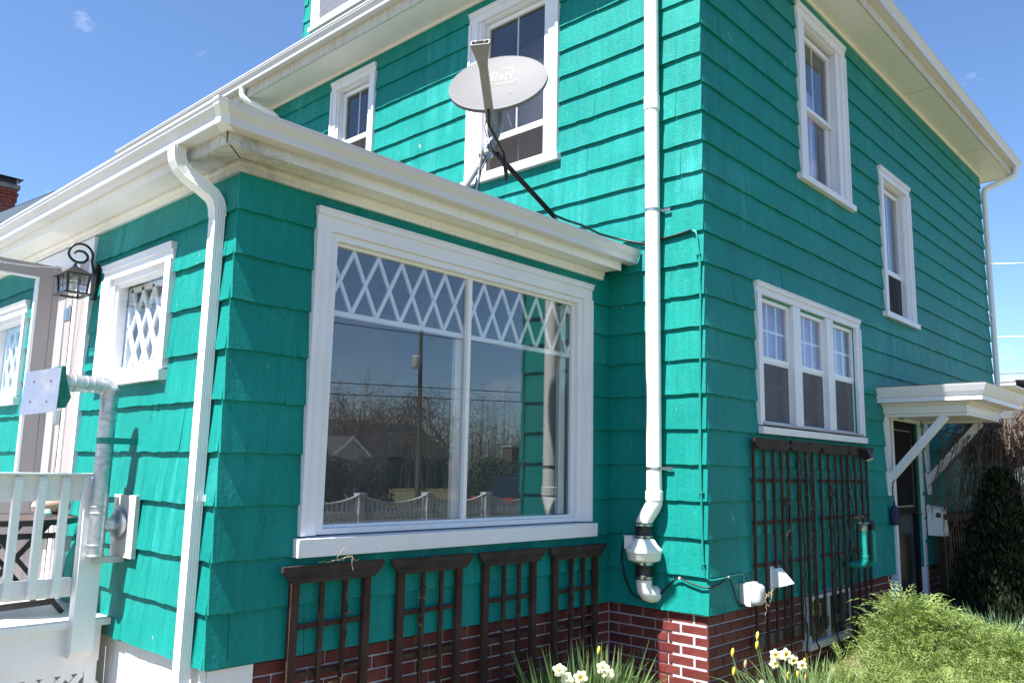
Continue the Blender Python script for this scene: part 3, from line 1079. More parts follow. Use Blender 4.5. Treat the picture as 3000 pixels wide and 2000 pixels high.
def lattice_window(u0, u1, z0, z1, cw):
    o = casing(TD, u0, u1, z0, z1, cw, 0.07, 0.012, head=0.085)
    g0, g1, gz0, gz1 = u0 + 0.145, u1 - 0.145, z0 + 0.105, z1 - 0.145
    part("frame", frame4(MB(), TD, u0 + cw + 0.001, u1 - cw - 0.001, z0 + 0.071, z1 - 0.086, 0.03, -0.08, 0.008, wt=0.03), WHITE, o)
    part("sash_frame", frame4(MB(), TD, g0 - 0.02, g1 + 0.02, gz0 - 0.008, gz1 + 0.03, 0.022, -0.05, -0.012), VINYL, o)
    part("pane", MB().box(g0, g1, -0.03, -0.026, gz0, gz1, TD), CLEAR, o)
    ln = 0.155
    a, b = g0 - 0.0, g1 - 0.02
    part("inner_sash", frame4(MB(), TD, a - 0.03, b + 0.03, gz0 - 0.01, gz1 + 0.015, 0.035, -0.115, -0.085, wb=0.03), VINYL, o)
    H = gz1 - gz0
    zz = 0.262
    import itertools
    for k in range(-6, 9):
        for sgn in (1, -1):
            ua = a + 0.04 + k * ln
            p0, p1 = Vector((ua, gz0, 0)), Vector((ua + sgn * ln * (H / zz) * 1.0, gz1, 0))
            t0, t1 = 0.0, 1.0
            du = p1.x - p0.x
            ta, tb_ = sorted(((a - p0.x) / du, (b - p0.x) / du))
            t0, t1 = max(t0, ta), min(t1, tb_)
            if t1 - t0 < 0.06: continue
            q0, q1 = p0.lerp(p1, t0), p0.lerp(p1, t1)
            dd = -0.092 if sgn == 1 else -0.101
            part("lattice_bar", MB().beam(TD(q0.x, dd, q0.y), TD(q1.x, dd, q1.y), 0.030, 0.014, (1, 0, 0)), VINYL, o)
    c = MB()
    P = []
    for i in range(61):
        u = u0 + 0.06 + (u1 - u0 - 0.12) * i / 60
        w = 0.010 * math.sin(i * 1.25) + 0.008 * math.sin(i * 0.5)
        P += [TD(u, -0.16 + w, z0 - 0.02), TD(u, -0.16 + w * 0.6, z1 + 0.06)]
    c.add(P, [(2 * i, 2 * i + 2, 2 * i + 3, 2 * i + 1) for i in range(60)], True)
    part("curtain", c, CURTAINW, o, recalc=False)
    return o


lattice_window(1.52, 2.508, 1.445, 2.23, 0.10)
lattice_window(3.99, 4.98, 1.40, 2.20, 0.10)

# dormer peeping over the main gutter
dm = part("dormer", MB().box(0.32, 2.4, 4.5, 6.215, 6.2, 7.9), TEAL, house)
zc = 6.45
while zc < 7.8:
    u = 4.5
    while u < 6.2:
        w = rng.uniform(0.2, 0.5)
        u2 = min(u + w, 6.232)
        P, F = shingle_block(lambda u_, d, z: (0.319 - d, u_, z), u, u2 - 0.002, zc, zc + 0.25, zc, zc + 0.25, 0.019)
        if not (u2 > 4.95 and u < 5.95):
            part("shingle", MB().add(P, F), TEAL, dm)
        u = u2
    P, F = shingle_block(lambda u_, d, z: (u_, 6.2155 + d, z), 0.302, 2.4, zc, zc + 0.25, zc, zc + 0.25, 0.019)
    part("shingle", MB().add(P, F), TEAL, dm)
    zc += 0.248
TDm = lambda u, d, z: (0.318 - d, u, z)
part("dormer_window", frame4(MB(), TDm, 4.85, 6.02, 6.74, 8.0, 0.11, 0.0, 0.035, wb=0.075).box(4.82, 6.04, 0.0, 0.06, 6.73, 6.785, TDm), WHITE, dm)
part("sash", frame4(MB(), TDm, 4.961, 5.909, 6.816, 7.88, 0.06, -0.02, 0.018, wb=0.05), VINYL, dm)
part("pane", MB().box(5.021, 5.849, 0.003, 0.006, 6.866, 7.82, TDm), GLASS, dm)
part("dark_backing", MB().box(4.965, 5.905, -0.001, 0.001, 6.82, 7.88, TDm), DARKIN, dm)  # dark sheet behind the pane stands in for the unlit dormer room
part("dormer_roof", MB().box(0.0, 2.6, 4.3, 6.45, 7.9, 8.0), ASPHALT, dm)

# ------------------------------------------------------------------ side door with its canopy
sd = part("side_door", frame4(MB(), TB, 3.972, 4.828, -0.36, 1.598, 0.07, -0.075, -0.028, wb=0.09, wt=0.08), DOORBR, house)
part("mid_rail", MB().box(4.043, 4.757, -0.072, -0.03, 0.585, 0.665, TB), DOORBR, sd)
part("upper_screen", MB().box(4.043, 4.757, -0.056, -0.05, 0.666, 1.517, TB), DARKSCR, sd)
part("screen_frame", frame4(MB(), TB, 4.044, 4.756, 0.667, 1.516, 0.016, -0.0495, -0.040), STEEL, sd)
part("lower_pane", MB().box(4.043, 4.757, -0.056, -0.05, -0.269, 0.584, TB), DARKGL, sd)
part("inner_door", MB().box(3.96, 4.84, -0.16, -0.11, -0.4, 1.62, TB), DOORBR, sd)
part("handle", MB().tube([TB(4.79, -0.03, 0.60), TB(4.79, 0.02, 0.60)], 0.012, 8).tube([TB(4.79, 0.02, 0.60), TB(4.72, 0.025, 0.60)], 0.010, 8), STEEL, sd)
part("door_casing", MB().box(3.90, 3.968, -0.06, 0.022, -0.38, 1.64, TB).box(4.832, 4.90, -0.06, 0.022, -0.38, 1.64, TB).box(3.969, 4.831, -0.06, 0.02, 1.60, 1.64, TB), WHITE, sd)
part("threshold", MB().box(3.88, 4.92, -0.1, 0.05, -0.44, -0.385, TB), WHITE, sd)

can = part("door_canopy", MB().prism([(3.50, -0.001, 1.905), (3.50, -1.04, 1.905), (3.555, -0.985, 1.802), (3.555, -0.001, 1.802)], (0.001, 0, 0)), WHITE, house)
# crown fascia: flares outward to the top on three sides
cf = MB()
for (e, z) in ():
    pass
X0, X1, YF = 3.555, 5.145, -0.985


def three_side(prof):
    P, n = [], len(prof)
    for c in range(4):
        for e, z in prof:
            P.append(((X0 - e, X0 - e, X1 + e, X1 + e)[c], (-0.002, YF - e, YF - e, -0.002)[c], z))
    F = []
    for c in range(3):
        for j in range(n):
            F.append((c * n + j, c * n + (j + 1) % n, (c + 1) * n + (j + 1) % n, (c + 1) * n + j))
    F += [tuple(range(n)), tuple(3 * n + j for j in reversed(range(n)))]
    return MB().add(P, F)


part("crown_moulding", three_side([(0.0, 1.80), (0.012, 1.803), (0.03, 1.84), (0.052, 1.895), (0.056, 1.908), (0.0, 1.908)]), WHITE, can)
part("fascia", three_side([(0.004, 1.799), (0.004, 1.752), (-0.02, 1.752), (-0.02, 1.799)]), WHITE, can)
part("canopy_top", MB().box(X0 - 0.04, X1 + 0.04, YF - 0.04, -0.004, 1.909, 1.917), ASPHALT, can)
part("soffit", MB().box(X0 - 0.015, X1 + 0.015, YF + 0.02, -0.003, 1.752, 1.765), WHITE, can)
X0, X1, YF = 3.70, 5.05, -0.81
part("frieze_board", three_side([(0.0, 1.645), (0.0, 1.715), (0.012, 1.722), (0.03, 1.735), (0.045, 1.751), (-0.03, 1.751), (-0.03, 1.645)]), WHITE, can)
part("beam", MB().box(3.73, 3.80, -0.80, -0.002, 1.613, 1.644).box(4.96, 5.03, -0.80, -0.002, 1.613, 1.644).box(3.801, 4.959, -0.80, -0.745, 1.62, 1.644), WHITE, can)
part("canopy_ceiling", MB().box(3.73, 5.02, -0.744, -0.003, 1.646, 1.66), WHITE, can)
for u in (3.70, 5.02):
    part("wall_board", MB().box(u, u + 0.115, 0.0, 0.035, 0.80, 1.612, TB), WHITE, can)
    part("strut", MB().beam((u + 0.06, -0.012, 0.945), (u + 0.06, -0.60, 1.615), 0.07, 0.075, (1, 0, 0)), WHITE, can)

# ------------------------------------------------------------------ sunroom door and storm door
dr = part("porch_door", MB().box(2.777, 3.797, 0.0006, 0.0085, 0.10, 2.345, TD), BEIGE, house)
part("door_casing", MB().box(2.722, 2.775, -0.05, 0.035, 0.02, 2.49, TD), WHITE, dr)
part("door_header", MB().box(2.776, 3.86, -0.05, 0.03, 2.347, 2.49, TD), WHITE, dr)
part("door_casing", MB().box(3.80, 3.86, -0.05, 0.035, 0.02, 2.346, TD), WHITE, dr)
part("jamb", MB().box(2.776, 3.02, 0.009, 0.018, 0.10, 2.346, TD), BEIGE, dr)
part("jamb_stop", MB().box(2.965, 3.022, 0.0185, 0.03, 0.10, 2.345, TD), VINYL, dr)
part("jamb_edge", MB().box(3.06, 3.19, 0.009, 0.024, 0.10, 2.345, TD), BEIGE, dr)
for z in (0.45, 1.28, 2.0):
    h = MB().box(3.03, 3.185, 0.025, 0.029, z - 0.045, z + 0.045, TD)
    h.tube([TD(3.045, 0.036, z - 0.05), TD(3.045, 0.036, z + 0.05)], 0.009, 8)
    part("hinge", h, STEEL, dr)
YS = 3.20
DS = -3.322
st = part("storm_door", MB().box(DS - 0.165, DS - 0.075, YS - 0.016, YS + 0.016, 0.135, 2.335).box(DS - 0.90, DS - 0.815, YS - 0.016, YS + 0.016, 0.135, 2.335)
          .box(DS - 0.814, DS - 0.166, YS - 0.016, YS + 0.016, 2.245, 2.335).box(DS - 0.814, DS - 0.166, YS - 0.016, YS + 0.016, 0.135, 0.75), BEIGE, house)
part("hinge_rail", MB().box(DS - 0.0735, DS - 0.034, YS - 0.02, YS + 0.012, 0.12, 2.34), BEIGE, st)
part("seam", MB().box(DS - 0.0747, DS - 0.0737, YS - 0.012, YS + 0.012, 0.13, 2.335), RUBBER, st)
part("glass_pane", MB().box(DS - 0.814, DS - 0.166, YS - 0.003, YS + 0.003, 0.751, 2.244), CLEAR, st)
part("glazing_bead", frame4(MB(), lambda u, d, z: (u, YS - d, z), DS - 0.813, DS - 0.167, 0.752, 2.243, 0.014, 0.004, 0.020), VINYL, st)
sc_ = MB()
for i in range(11):
    z = 0.25 + i * 0.2
    sc_.lathe([(0.0, 0.004), (0.006, 0.003), (0.006, 0.0)], (DS - 0.055, YS - 0.021, z), (0, -1, 0), 8)
part("screw_heads", sc_, STEEL, st)
ch = MB()
pts = [Vector((DS - 0.03, 2.86, 2.285)).lerp(Vector((DS - 0.86, 3.17, 2.35)), t) - Vector((0, 0, 0.10 * 4 * t * (1 - t) * 0.5)) for t in np.linspace(0, 1, 43)]
for i in range(0, 42):
    ch.tube([pts[i], pts[i].lerp(pts[i + 1], 0.72)], 0.0045, 5)
part("chain", ch, STEEL, st)

# ------------------------------------------------------------------ things fixed to the sunroom side
# satellite dish on the sunroom roof
dish_c = Vector((-1.424, 0.80, 3.702))
az, el = math.radians(210), math.radians(31)
dn = Vector((math.cos(el) * math.cos(az), math.cos(el) * math.sin(az), math.sin(el)))
du = Vector((-math.sin(az), math.cos(az), 0))
dv = dn.cross(du)


def roof_z(x, y):
    return 2.71 + 0.1984 * min(y - (CY - 0.24), x - (DX - 0.24))


foot = Vector((-1.77, 0.81, 0))
foot.z = roof_z(foot.x, foot.y) + 0.002
dish = thing("satellite_dish", foot, "pale grey oval satellite dish on a bent mast above the sunroom gutter", "satellite dish")
RA, RB = 0.353, 0.328


def dpt(u, v, off=0.0):
    r2 = (u / RA) ** 2 + (v / RB) ** 2
    return dish_c + du * u + dv * v + dn * (0.045 * r2 - 0.045 + off)


mb = MB()
NR, NS = 10, 64
P = [dpt(0, 0)]
for i in range(1, NR + 1):
    for j in range(NS):
        a = 2 * math.pi * j / NS
        P.append(dpt(RA * i / NR * math.cos(a), RB * i / NR * math.sin(a)))
F = [(0, 1 + j, 1 + (j + 1) % NS) for j in range(NS)]
for i in range(NR - 1):
    for j in range(NS):
        F.append((1 + i * NS + j, 1 + (i + 1) * NS + j, 1 + (i + 1) * NS + (j + 1) % NS, 1 + i * NS + (j + 1) % NS))
mb.add(P, F, True)
part("reflector", mb, GREYM, dish, recalc=False)
mb = MB()
P = []
for k, (m_, o) in enumerate(((1.0, 0.001), (1.012, 0.001), (1.016, -0.004), (1.016, -0.026), (1.0, -0.03), (0.97, -0.028))):
    for j in range(NS):
        a = 2 * math.pi * j / NS
        P.append(dish_c + du * (RA * m_ * math.cos(a)) + dv * (RB * m_ * math.sin(a)) + dn * o)
mb.add(P, [(k * NS + j, k * NS + (j + 1) % NS, (k + 1) * NS + (j + 1) % NS, (k + 1) * NS + j) for k in range(5) for j in range(NS)], True)
mb2 = MB()
P = []
for i, rr in enumerate((0.0, 0.35, 0.7, 1.0)):
    for j in range(NS):
        a = 2 * math.pi * j / NS
        P.append(dish_c + du * (RA * rr * math.cos(a)) + dv * (RB * rr * math.sin(a)) + dn * (0.045 * rr * rr - 0.045 - 0.012))
mb.add(P, [(k * NS + j, k * NS + (j + 1) % NS, (k + 1) * NS + (j + 1) % NS, (k + 1) * NS + j) for k in range(3) for j in range(NS)], True)
GREYRIM = mat_plain("grey_dish_rim", (0.13, 0.135, 0.145), 0.5, var=0.06)
part("rim", mb, GREYRIM, dish)
mb = MB().lathe([(0.0, 0.004), (0.008, 0.003), (0.010, 0.0)], dpt(0.0947, -0.0974), dn, 10).lathe([(0.0, 0.004), (0.008, 0.003), (0.010, 0.0)], dpt(-0.02, -0.28), dn, 10)
part("bolt_head", mb, GREYM, dish)
# faded printed lettering
INK = mat_plain("faded_orange_print", (0.158, 0.138, 0.112), 0.5, var=0.1, scale=30, bump=0)
INKG = mat_plain("faded_grey_print", (0.065, 0.062, 0.06), 0.5, var=0.1, bump=0)


def print_on_dish(body, u0, v0, u1, h, slant, m, skew=0.0):
    cu = bpy.data.curves.new("lettering", 'FONT')
    cu.body = body
    cu.shear = slant
    cu.resolution_u = 3
    tmp = bpy.data.objects.new("lettering", cu)
    COL.objects.link(tmp)
    dg = bpy.context.evaluated_depsgraph_get()
    me = bpy.data.meshes.new_from_object(tmp.evaluated_get(dg))
    bpy.data.objects.remove(tmp)
    bm = bmesh.new()
    bm.from_mesh(me)
    bmesh.ops.triangulate(bm, faces=bm.faces)
    xs = [v.co.x for v in bm.verts]
    ys = [v.co.y for v in bm.verts]
    mx_, mn, myx, myn = max(xs), min(xs), max(ys), min(ys)
    for v in bm.verts:
        u = u0 + (v.co.x - mn) / (mx_ - mn) * (u1 - u0)
        w = v0 + (v.co.y - myn) / (myx - myn) * h + skew * (u - u0)
        v.co = dpt(u, w, 0.0022) - ORG[dish]
    bm.to_mesh(me)
    bm.free()
    o = bpy.data.objects.new("lettering", me)
    COL.objects.link(o)
    me.materials.clear()
    me.materials.append(m)
    o.parent = dish
    return o


print_on_dish("dish", -0.105, 0.078, 0.082, 0.10, 0.0, INK)
print_on_dish("TurboHD", -0.125, 0.012, 0.135, 0.042, 0.25, INK, 0.06)
print_on_dish("7", -0.129, 0.006, -0.112, 0.026, 0.3, INKG)
sw = MB()
arc = [(0.0, 0.196), (0.03, 0.215), (0.06, 0.220), (0.085, 0.208), (0.094, 0.178), (0.088, 0.140)]
P = []
for i, (u, v) in enumerate(arc):
    w = 0.008 + 0.010 * math.sin(math.pi * i / 5)
    P += [dpt(u, v, 0.0022), dpt(u - w * (i > 2), v - w, 0.0022)]
sw.add(P, [(2 * i, 2 * i + 2, 2 * i + 3, 2 * i + 1) for i in range(5)])
part("emblem", sw, INK, dish, recalc=False)
# arm, feed, mast and braces
lnb = Vector((-1.915, 0.47, 3.605))
arm0 = dish_c - dv * 0.395 - dn * 0.03
ARMM = mat_plain("grey_arm_paint", (0.20, 0.20, 0.196), 0.45, var=0.05)
ad = (lnb - arm0).normalized()
part("feed_arm", MB().sweep([arm0 - ad * 0.03, arm0 + ad * 0.1, lnb - ad * 0.07], [(-0.026, -0.02), (0.026, -0.02), (0.03, 0.0), (0.026, 0.022), (-0.026, 0.022), (-0.03, 0.0)], du), ARMM, dish)
# flared feed bracket with an open front that holds the plugs
su = du
sn = su.cross(ad)
mb = MB()


def rr(c, w, h, k=6):
    return [c + su * (sx * (w - 0.008) + 0.008 * math.cos(a)) + sn * (sy * (h - 0.008) + 0.008 * math.sin(a)) for sx, sy, a0 in ((1, 1, 0), (-1, 1, math.pi / 2), (-1, -1, math.pi), (1, -1, 1.5 * math.pi)) for a in [a0 + math.pi / 2 * t / 3 for t in range(4)]]


rings = [rr(lnb - ad * 0.09, 0.030, 0.020), rr(lnb - ad * 0.05, 0.034, 0.022), rr(lnb + ad * 0.045, 0.058, 0.026), rr(lnb + ad * 0.075, 0.062, 0.027), rr(lnb + ad * 0.075, 0.055, 0.020), rr(lnb + ad * 0.035, 0.052, 0.018)]
n = len(rings[0])
mb.add([p for r in rings for p in r], [(k * n + j, k * n + (j + 1) % n, (k + 1) * n + (j + 1) % n, (k + 1) * n + j) for k in range(5) for j in range(n)] + [tuple(5 * n + j for j in range(n))], False)
part("feed_housing", mb, ARMM, dish)
mb = MB()
for s_ in (-0.028, 0.028):
    mb.tube([lnb + ad * 0.03 + su * s_, lnb + ad * 0.085 + su * s_ * 1.05], 0.0065, 8)
for s_ in (-0.012, 0.012):
    mb.tube([lnb + ad * 0.03 + su * s_ - sn * 0.006, lnb + ad * 0.08 + su * s_ * 1.4 - sn * 0.014], 0.006, 8)
part("connector", mb, STEEL, dish)
bend = Vector((-1.345, 0.845, 3.36))
mtop = Vector((-1.33, 0.865, 3.66))
dirm = (foot - bend)
path = [foot, foot.lerp(bend, 0.6), foot.lerp(bend, 0.88), bend + Vector((-0.012, 0, 0.012)), bend + Vector((0.008, 0.006, 0.07)), mtop]
part("mast", MB().tube(path, 0.024, 14), GREYD, dish)
part("mast_foot", MB().box(foot.x - 0.07, foot.x + 0.07, foot.y - 0.05, foot.y + 0.05, foot.z - 0.002, foot.z + 0.012).tube([foot + Vector((0, -0.03, 0.02)), foot + Vector((0, 0.03, 0.02))], 0.03, 10), GREYD, dish)
mb = MB().beam(mtop + Vector((-0.02, -0.02, -0.10)), dish_c - dn * 0.07 - dv * 0.06, 0.06, 0.09, dv)
mb.tube([mtop + Vector((0.05, -0.03, -0.13)), mtop + Vector((0.11, -0.02, -0.22))], 0.005, 6).lathe([(0.0, 0), (0.009, 0.004), (0.009, 0.012), (0, 0.016)], mtop + Vector((0.11, -0.02, -0.235)), (0, 0, 1), 8)
part("clamp_bracket", mb, GALV, dish)
cl = foot.lerp(bend, 0.62)
mb = MB().lathe([(0.034, -0.02), (0.034, 0.02)], cl, bend - foot, 12).beam(cl + Vector((-0.03, 0.02, 0.0)), cl + Vector((0.05, -0.03, 0.02)), 0.03, 0.035)
part("brace_clamp", mb, STEEL, dish)
b1 = Vector((-1.415, 0.82, 3.178))
b1e = Vector((-0.55, 0.795, 0))
b1e.z = roof_z(b1e.x, b1e.y)
b2 = Vector((-1.555, 0.80, 3.15))
b2e = Vector((-1.625, 0.80, 0))
b2e.z = roof_z(b2e.x, b2e.y)
part("brace", MB().tube([b1 + Vector((-0.05, 0, 0.03)), b1, b1e], 0.012, 10), BLACK, dish)
part("brace", MB().tube([cl + Vector((0, 0, 0)), b2, b2e], 0.009, 8), STEEL, dish)

# coax that hangs from the arm, loops at the brace and runs to the wall
cp = arm0 + ad * 0.10 - Vector((0, 0, 0.02))
single("satellite_cable", MB().tube([cp, cp + Vector((0.03, 0.02, -0.10)), Vector((-1.345, 0.80, 3.20)), Vector((-1.33, 0.79, 3.11)), Vector((-1.315, 0.79, 3.03)), Vector((-1.32, 0.79, 3.0)),
                                     Vector((-1.335, 0.80, 3.10)), Vector((-1.39, 0.80, 3.165)), Vector((-1.41, 0.80, 3.18)), Vector((-1.36, 0.806, 3.163)), Vector((-1.10, 0.798, 3.032)), Vector((-0.83, 0.79, 2.898)),
                                     Vector((-0.79, 0.79, 2.876)), Vector((-0.66, 0.79, 2.872)), Vector((-0.45, 0.79, 2.878)), Vector((-0.22, 0.79, 2.86)), Vector((-0.06, 0.77, 2.862)), Vector((-0.03, 0.65, 2.82)), Vector((-0.028, 0.50, 2.772)),
                                     Vector((-0.027, 0.36, 2.782)), Vector((-0.027, 0.20, 2.79)), Vector((-0.028, 0.075, 2.806))], 0.0095, 7), BLACKC,
       "black coax cable drooping from the satellite dish along the sunroom gutter to the wall", "cable", origin=(-0.8, 0.9, 2.86))
single("thin_cable", MB().tube([cp, cp + Vector((-0.03, 0.0, -0.14)), Vector((-1.50, 0.79, 3.16)), Vector((-1.60, 0.79, 3.0)), Vector((-1.63, 0.8, 2.84)), Vector((-1.62, 0.8, roof_z(-1.62, 0.8)))], 0.0035, 6)
       .tube([cp, cp + Vector((0.0, 0.0, -0.16)), Vector((-1.47, 0.79, 3.17)), Vector((-1.575, 0.79, 3.0)), Vector((-1.60, 0.8, roof_z(-1.6, 0.8)))], 0.0035, 6), BLACKC,
       "pair of thin black wires hanging straight down behind the dish mast", "wire", origin=(-1.61, 0.8, 2.79))
# teal painted cable down the corner
single("painted_cable", MB().tube([(-0.028, 0.07, 2.80), (-0.029, 0.04, 2.79), (-0.03, 0.028, 2.75), (-0.03, 0.012, 2.60), (-0.03, 0.006, 2.3), (-0.03, 0.022, 1.5), (-0.03, 0.026, 1.02), (-0.03, 0.02, 0.5), (-0.03, 0.016, 0.34), (-0.028, -0.005, 0.262), (-0.015, -0.028, 0.248), (0.05, -0.03, 0.245), (0.20, -0.03, 0.25), (0.30, -0.03, 0.26), (0.44, -0.03, 0.262), (0.47, -0.03, 0.25), (0.475, -0.03, 0.19)], 0.0075, 7)
       .tube([(-0.028, 0.07, 2.80), (-0.03, 0.035, 2.775), (-0.031, 0.024, 2.70), (-0.030, 0.004, 2.58), (-0.03, 0.012, 2.0), (-0.03, 0.036, 1.2), (-0.03, 0.035, 0.9)], 0.006, 6)
       .box(-0.041, -0.022, 0.0, 0.036, 2.60, 2.612).box(-0.041, -0.022, 0.004, 0.045, 0.846, 0.858).box(-0.041, -0.022, 0.0, 0.034, 0.352, 0.364), TEALP,
       "teal painted cable clipped down the lit corner of the house to the outlet box", "cable", origin=(-0.03, 0.02, 0.25))

# ------------------------------------------------------------------ radon pipe with its fan
PX, PYC, PR = -0.088, 0.382, 0.057
rad = thing("radon_vent_pipe", (PX, PYC, 0.10), "tall white plastic vent pipe with a round fan and black couplings beside the inner corner", "vent pipe")
part("pipe", MB().tube([(PX, PYC, 0.79), (PX, PYC, 7.0)], PR, 28), PVC, rad)
part("coupling", MB().lathe([(PR + 0.001, 3.83), (PR + 0.006, 3.832), (PR + 0.006, 3.95), (PR + 0.001, 3.952)], (PX, PYC, 0), n=28), PVC, rad)
part("coupling", MB().lathe([(PR + 0.001, 0.782), (PR + 0.008, 0.786), (PR + 0.008, 0.85), (PR + 0.001, 0.855)], (PX, PYC, 0), n=28), PVC, rad)
FX, FY = -0.115, 0.455
part("offset_elbow", MB().tube([(PX, PYC, 0.80), (PX, PYC, 0.765), (PX - 0.004, PYC + 0.012, 0.735), (FX + 0.006, FY - 0.014, 0.655), (FX, FY, 0.62), (FX, FY, 0.585)], [PR + 0.004, PR + 0.004, PR + 0.003, PR + 0.002, PR + 0.003, PR + 0.003], 24), PVC, rad)
for z0, z1 in ((0.505, 0.622), (0.215, 0.345)):
    k = part("rubber_coupling", MB().lathe([(0.060, z0), (0.068, z0 + 0.004), (0.069, z0 + 0.028), (0.065, z0 + 0.034), (0.065, z1 - 0.034), (0.069, z1 - 0.028), (0.068, z1 - 0.004), (0.060, z1)], (FX, FY, 0), n=28), RUBBER, rad)
    for z in (z0 + 0.016, z1 - 0.016):
        c = MB().lathe([(0.0695, z - 0.008), (0.0715, z - 0.0078), (0.0715, z + 0.0078), (0.0695, z + 0.008)], (FX, FY, 0), n=28)
        c.box(FX - 0.072, FX - 0.052, FY - 0.062, FY - 0.040, z - 0.007, z + 0.007)
        part("hose_clamp", c, STEEL, k)
part("fan_housing", MB().lathe([(0.066, 0.508), (0.075, 0.503), (0.098, 0.465), (0.127, 0.432), (0.132, 0.428), (0.134, 0.412), (0.128, 0.405), (0.122, 0.362), (0.115, 0.352), (0.094, 0.345), (0.068, 0.335)], (FX, FY, 0), n=40), PVC, rad)
part("wiring_box", MB().box(FX - 0.045, FX + 0.045, FY + 0.075, FY + 0.145, 0.425, 0.515).box(FX - 0.05, FX + 0.05, FY + 0.072, FY + 0.150, 0.5155, 0.522), PVC, rad)
part("bottom_elbow", MB().tube([(FX, FY, 0.24), (FX, FY, 0.175), (FX + 0.004, FY - 0.003, 0.145), (FX + 0.022, FY - 0.012, 0.118), (FX + 0.055, FY - 0.02, 0.108), (FX + 0.10, FY - 0.03, 0.108)], [0.058, 0.058, 0.060, 0.061, 0.061, 0.061], 24), PVC, rad)
for z in (3.005, 1.018):
    c = MB().lathe([(PR + 0.0005, z - 0.011), (PR + 0.003, z - 0.010), (PR + 0.003, z + 0.010), (PR + 0.0005, z + 0.011)], (PX, PYC, 0), n=28)
    c.box(-0.034, -0.026, PYC - 0.125, PYC - 0.050, z - 0.013, z + 0.013).box(-0.085, -0.030, PYC - 0.062, PYC - 0.057, z - 0.011, z + 0.011)
    part("pipe_strap", c, STEEL, rad)
single("fan_power_cord", MB().tube([(-0.115, 0.60, 0.45), (-0.09, 0.66, 0.455), (-0.05, 0.69, 0.43), (-0.035, 0.715, 0.345), (-0.035, 0.685, 0.20), (-0.035, 0.62, 0.09), (-0.035, 0.50, 0.047), (-0.035, 0.375, 0.11), (-0.032, 0.286, 0.195), (-0.03, 0.24, 0.232), (-0.03, 0.206, 0.243), (-0.03, 0.13, 0.219), (-0.03, 0.04, 0.198), (-0.026, -0.012, 0.197), (-0.012, -0.028, 0.199),
                                    (0.05, -0.03, 0.205), (0.12, -0.03, 0.212), (0.18, -0.03, 0.235), (0.235, -0.03, 0.252), (0.28, -0.03, 0.22), (0.315, -0.03, 0.17), (0.36, -0.032, 0.08), (0.42, -0.034, 0.032), (0.52, -0.04, 0.015), (0.58, -0.06, 0.02), (0.60, -0.08, 0.04)], 0.0065, 7), BLACKC,
       "black power cord looping from the vent fan round the house corner", "power cord", origin=(-0.035, 0.5, 0.047))
for i, (p, q) in enumerate((((-0.027, 0.214, 0.236), (-0.040, 0.20, 0.250)), ((0.228, -0.026, 0.246), (0.243, -0.039, 0.260)))):
    single("cord_clip", MB().box(min(p[0], q[0]), max(p[0], q[0]), min(p[1], q[1]), max(p[1], q[1]), p[2], q[2]), VINYL,
           ("small white clip holding the black cord on the sunlit wall", "small white clip holding the black cord on the shaded wall")[i], "clip", "white cord clips")

# outlet box with a clear cover, dryer vent hood, twin intake pipes, motion light on wall B
ob = thing("outlet_box", (0.50, -0.01, 0.03), "grey outdoor outlet box with a bulging clear cover on the shaded wall", "outlet box")
part("box_body", MB().box(0.435, 0.545, -0.065, -0.012, 0.045, 0.190), GREYPL, ob)
part("cover_frame", MB().box(0.425, 0.555, -0.108, -0.066, 0.035, 0.200), GREYPL, ob)
mb = MB()
P = []
for k, (s_, d) in enumerate(((1.0, 0.0), (0.96, 0.035), (0.86, 0.055), (0.6, 0.066))):
    for a in range(20):
        t = 2 * math.pi * a / 20
        cx, cz = math.copysign(abs(math.cos(t)) ** 0.5, math.cos(t)), math.copysign(abs(math.sin(t)) ** 0.5, math.sin(t))
        P.append((0.49 + 0.060 * s_ * cx, -0.109 - d, 0.1175 + 0.080 * s_ * cz))
mb.add(P, [(k * 20 + j, k * 20 + (j + 1) % 20, (k + 1) * 20 + (j + 1) % 20, (k + 1) * 20 + j) for k in range(3) for j in range(20)] + [tuple(60 + j for j in range(20))], True)
FROST = mat_plain("smoky_clear_plastic", (0.46, 0.47, 0.48), 0.15, var=0.15, scale=12)
part("clear_cover", mb, FROST, ob)
part("cord_plug", MB().tube([(0.60, -0.08, 0.04), (0.575, -0.10, 0.05), (0.55, -0.115, 0.06)], 0.011, 8), RUBBER, ob)

vh = thing("vent_hood", (0.99, -0.02, 0.10), "small white sloping vent hood on the wall behind the trellis slats", "vent hood")
mb = MB()
P = [(x, y, z) for x in (0.95, 1.06) for y, z in ((-0.02, 0.262), (-0.058, 0.262), (-0.160, 0.152), (-0.155, 0.146), (-0.02, 0.108))]
mb.add(P, [(0, 1, 2, 3, 4), (9, 8, 7, 6, 5), (0, 5, 6, 1), (1, 6, 7, 2), (2, 7, 8, 3)])
part("hood", mb, VINYL, vh)
part("wall_flange", MB().box(0.93, 1.08, -0.024, -0.0195, 0.095, 0.275), VINYL, vh)

